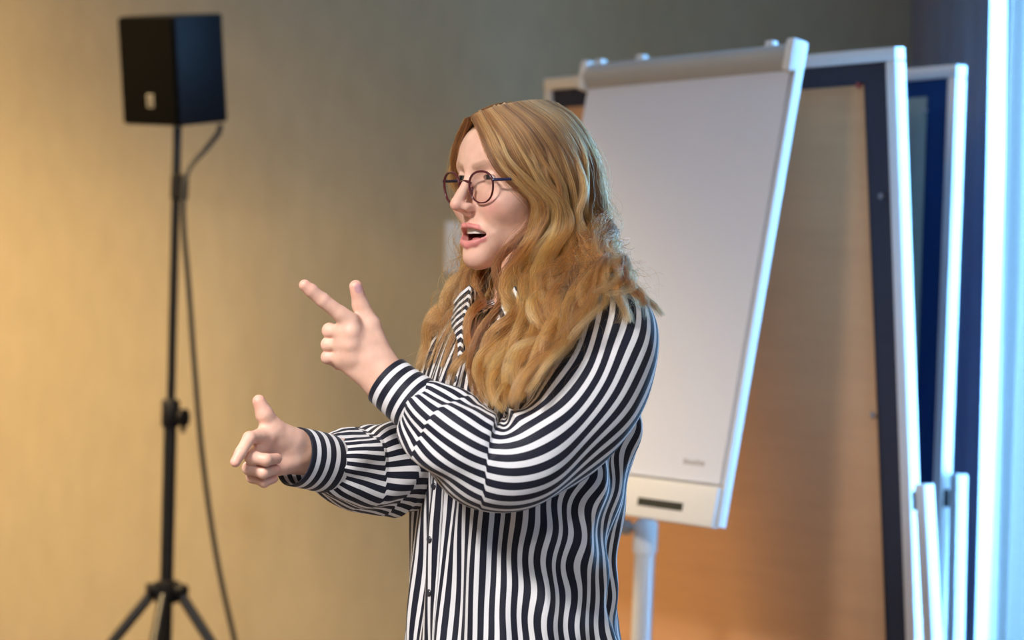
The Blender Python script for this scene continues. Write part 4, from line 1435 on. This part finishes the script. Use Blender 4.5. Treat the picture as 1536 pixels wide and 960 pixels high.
# carry the near guides across the parting so that the crown is covered
_ext = []
for g_ in G_near:
    pre = project(np.stack([g_[0] - Lv * 34 - Fv * 4, g_[0] - Lv * 17 - Fv * 2]), 8)
    _ext.append(resample(np.vstack([pre, g_])))
G_cross = np.array(_ext)

def grow(G, n, rg, thick=(3.0, 9.0, 6.0), curl=(7.0, 95.0), clump=0.93, frizz=0.25, sub=2, lenvar=0.22, margin=1.5, tint=(0.45, 0.2, 0.22)):
    """strands between neighbouring guides: evenly spread at the root, gathered into locks further down"""
    ng, m, _ = G.shape
    t = rg.uniform(0, ng - 1, n)
    i = np.minimum(t.astype(int), ng - 2); w = t - i
    s = np.linspace(0, 1, m)
    # gather to sub-locks between guides
    wl = np.clip(np.round(w * sub) / sub, 0, 1)
    c = clump * sstep(s, 0.12, 0.5)
    W = w[:, None] * (1 - c) + wl[:, None] * c
    X = G[i] * (1 - W)[..., None] + G[i + 1] * W[..., None]
    lock = i * sub + np.round(w * sub).astype(int)
    nl = ng * sub + 2
    lr = np.random.default_rng(int(rg.integers(1e6)))
    ph = lr.uniform(0, 6.28, nl); am = lr.uniform(0.55, 1.25, nl); lam = lr.uniform(0.8, 1.25, nl) * curl[1]
    loff = lr.normal(size=(nl, 3)) * [5, 6, 3]
    L = np.linalg.norm(np.diff(G, axis=1), axis=2).sum(1).mean()
    T = np.gradient(X, axis=1); T /= np.maximum(np.linalg.norm(T, axis=2, keepdims=True), 1e-9)
    n1 = np.cross(T, np.array([0.3, -0.9, 0.25])); n1 /= np.maximum(np.linalg.norm(n1, axis=2, keepdims=True), 1e-6)
    n2 = np.cross(T, n1)
    A = curl[0] * sstep(s, 0.25, 0.6)
    phs = ph[lock][:, None] + 2 * np.pi * (s * L)[None] / lam[lock][:, None] + rg.normal(0, 0.16, n)[:, None]
    X = X + n1 * (A[None] * am[lock][:, None] * np.cos(phs))[..., None] + n2 * (A[None] * am[lock][:, None] * np.sin(phs))[..., None]
    X = X + loff[lock][:, None] * sstep(s, 0.15, 0.5)[None, :, None]
    th = np.interp(s, [0, 0.15, 0.5, 1.0], [thick[0], thick[0], thick[1], thick[2]])
    r = np.sqrt(rg.uniform(0, 1, n)); a = rg.uniform(0, 6.28, n)
    X = X + n1 * ((r * np.cos(a))[:, None] * th)[..., None] + n2 * ((r * np.sin(a))[:, None] * th)[..., None]
    fr = rg.normal(size=(n, m, 3))
    k = np.ones(7) / 7
    fr = np.apply_along_axis(lambda v: np.convolve(v, k, 'same'), 1, fr)
    X = X + np.cumsum(fr, axis=1) * frizz * 0.55 * sstep(s, 0.02, 0.3)[None, :, None]
    # cut to length
    cut = 1 - lenvar * rg.uniform(0, 1, n) ** 2
    idx = cut[:, None] * np.linspace(0, m - 1, m)[None]
    i0 = np.minimum(idx.astype(int), m - 2); fw = (idx - i0)[..., None]
    rows = np.arange(n)[:, None]
    X = X[rows, i0] * (1 - fw) + X[rows, i0 + 1] * fw
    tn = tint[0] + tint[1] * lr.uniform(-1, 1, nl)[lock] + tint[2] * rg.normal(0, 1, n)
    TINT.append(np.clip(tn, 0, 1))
    return push_out(X, margin, 2)

TINT = []
rg = np.random.default_rng(21)
# loose outer locks that cross the main fall
OUT = []
orr = np.random.default_rng(4)
for k in range(16):
    u = orr.uniform(0, len(NEAR) - 1.01); i_ = int(u); w_ = u - i_
    a = lay([(x + orr.normal(0, 4), y) for x, y in NEAR[i_]], off=17 + orr.uniform(0, 6), ramp=True)
    b = lay([(x + orr.normal(0, 4), y) for x, y in NEAR[i_ + 1]], off=17 + orr.uniform(0, 6), ramp=True)
    wv = w_ + 0.55 * np.sin(np.linspace(0, 1, 64) * orr.uniform(4, 7) + orr.uniform(0, 6.28)) * sstep(np.linspace(0, 1, 64), 0.1, 0.4)
    g = resample(a) * (1 - wv)[:, None] + resample(b) * wv[:, None]
    OUT.append(np.stack([g, g + orr.normal(0, 2, 3)]))
SETS = [
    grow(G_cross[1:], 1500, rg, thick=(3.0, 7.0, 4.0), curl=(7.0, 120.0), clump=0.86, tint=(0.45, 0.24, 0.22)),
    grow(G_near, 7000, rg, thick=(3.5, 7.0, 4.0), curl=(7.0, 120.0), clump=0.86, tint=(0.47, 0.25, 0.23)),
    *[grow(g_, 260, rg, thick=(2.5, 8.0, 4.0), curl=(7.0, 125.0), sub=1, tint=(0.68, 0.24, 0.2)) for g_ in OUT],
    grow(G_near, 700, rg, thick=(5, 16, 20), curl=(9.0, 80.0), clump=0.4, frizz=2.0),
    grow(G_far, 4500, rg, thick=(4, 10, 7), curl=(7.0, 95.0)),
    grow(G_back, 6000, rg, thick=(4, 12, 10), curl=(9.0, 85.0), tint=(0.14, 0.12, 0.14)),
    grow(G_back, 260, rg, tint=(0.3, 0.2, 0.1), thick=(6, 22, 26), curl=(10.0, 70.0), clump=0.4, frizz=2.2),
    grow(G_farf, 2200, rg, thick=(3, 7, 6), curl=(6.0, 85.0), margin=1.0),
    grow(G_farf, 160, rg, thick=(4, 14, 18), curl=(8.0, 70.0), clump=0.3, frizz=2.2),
]

def hair_material():
    m = bpy.data.materials.new('ginger_hair'); m.use_nodes = True
    nt = m.node_tree; nt.nodes.clear()
    out = nt.nodes.new('ShaderNodeOutputMaterial')
    h = nt.nodes.new('ShaderNodeBsdfHairPrincipled')
    h.parametrization = 'COLOR'
    info = nt.nodes.new('ShaderNodeAttribute'); info.attribute_name = 'tint'
    rp = nt.nodes.new('ShaderNodeValToRGB')
    cr = rp.color_ramp
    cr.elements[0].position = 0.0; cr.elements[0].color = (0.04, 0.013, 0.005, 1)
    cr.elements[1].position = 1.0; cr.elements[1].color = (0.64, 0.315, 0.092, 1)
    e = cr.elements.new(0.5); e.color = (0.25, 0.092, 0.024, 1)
    nt.links.new(info.outputs['Fac'], rp.inputs['Fac'])
    nt.links.new(rp.outputs['Color'], h.inputs['Color'])
    h.inputs['Roughness'].default_value = 0.30
    h.inputs['Radial Roughness'].default_value = 0.45
    nt.links.new(h.outputs[0], out.inputs['Surface'])
    return m
M_hair = hair_material()

def hair_object(name, sets, r0, r1):
    pos = np.concatenate([x.reshape(-1, 3) for x in sets])
    n = sum(len(x) for x in sets); m = sets[0].shape[1]
    hc = bpy.data.hair_curves.new(name)
    hc.add_curves([m] * n)
    hc.attributes['position'].data.foreach_set('vector', (to_world(pos)).astype(np.float32).ravel())
    ra = hc.attributes.get('radius') or hc.attributes.new('radius', 'FLOAT', 'POINT')
    prof = np.interp(np.linspace(0, 1, m), [0, 0.7, 1], [r0, r0, r1])
    ra.data.foreach_set('value', np.tile(prof, n).astype(np.float32))
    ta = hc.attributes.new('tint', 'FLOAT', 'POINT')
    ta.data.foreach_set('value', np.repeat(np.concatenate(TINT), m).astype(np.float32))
    hc.materials.append(M_hair)
    o = bpy.data.objects.new(name, hc)
    C.objects.link(o)
    adopt(o, woman)
    return o
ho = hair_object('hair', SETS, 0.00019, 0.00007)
ho['label'] = 'long wavy ginger blonde hair'
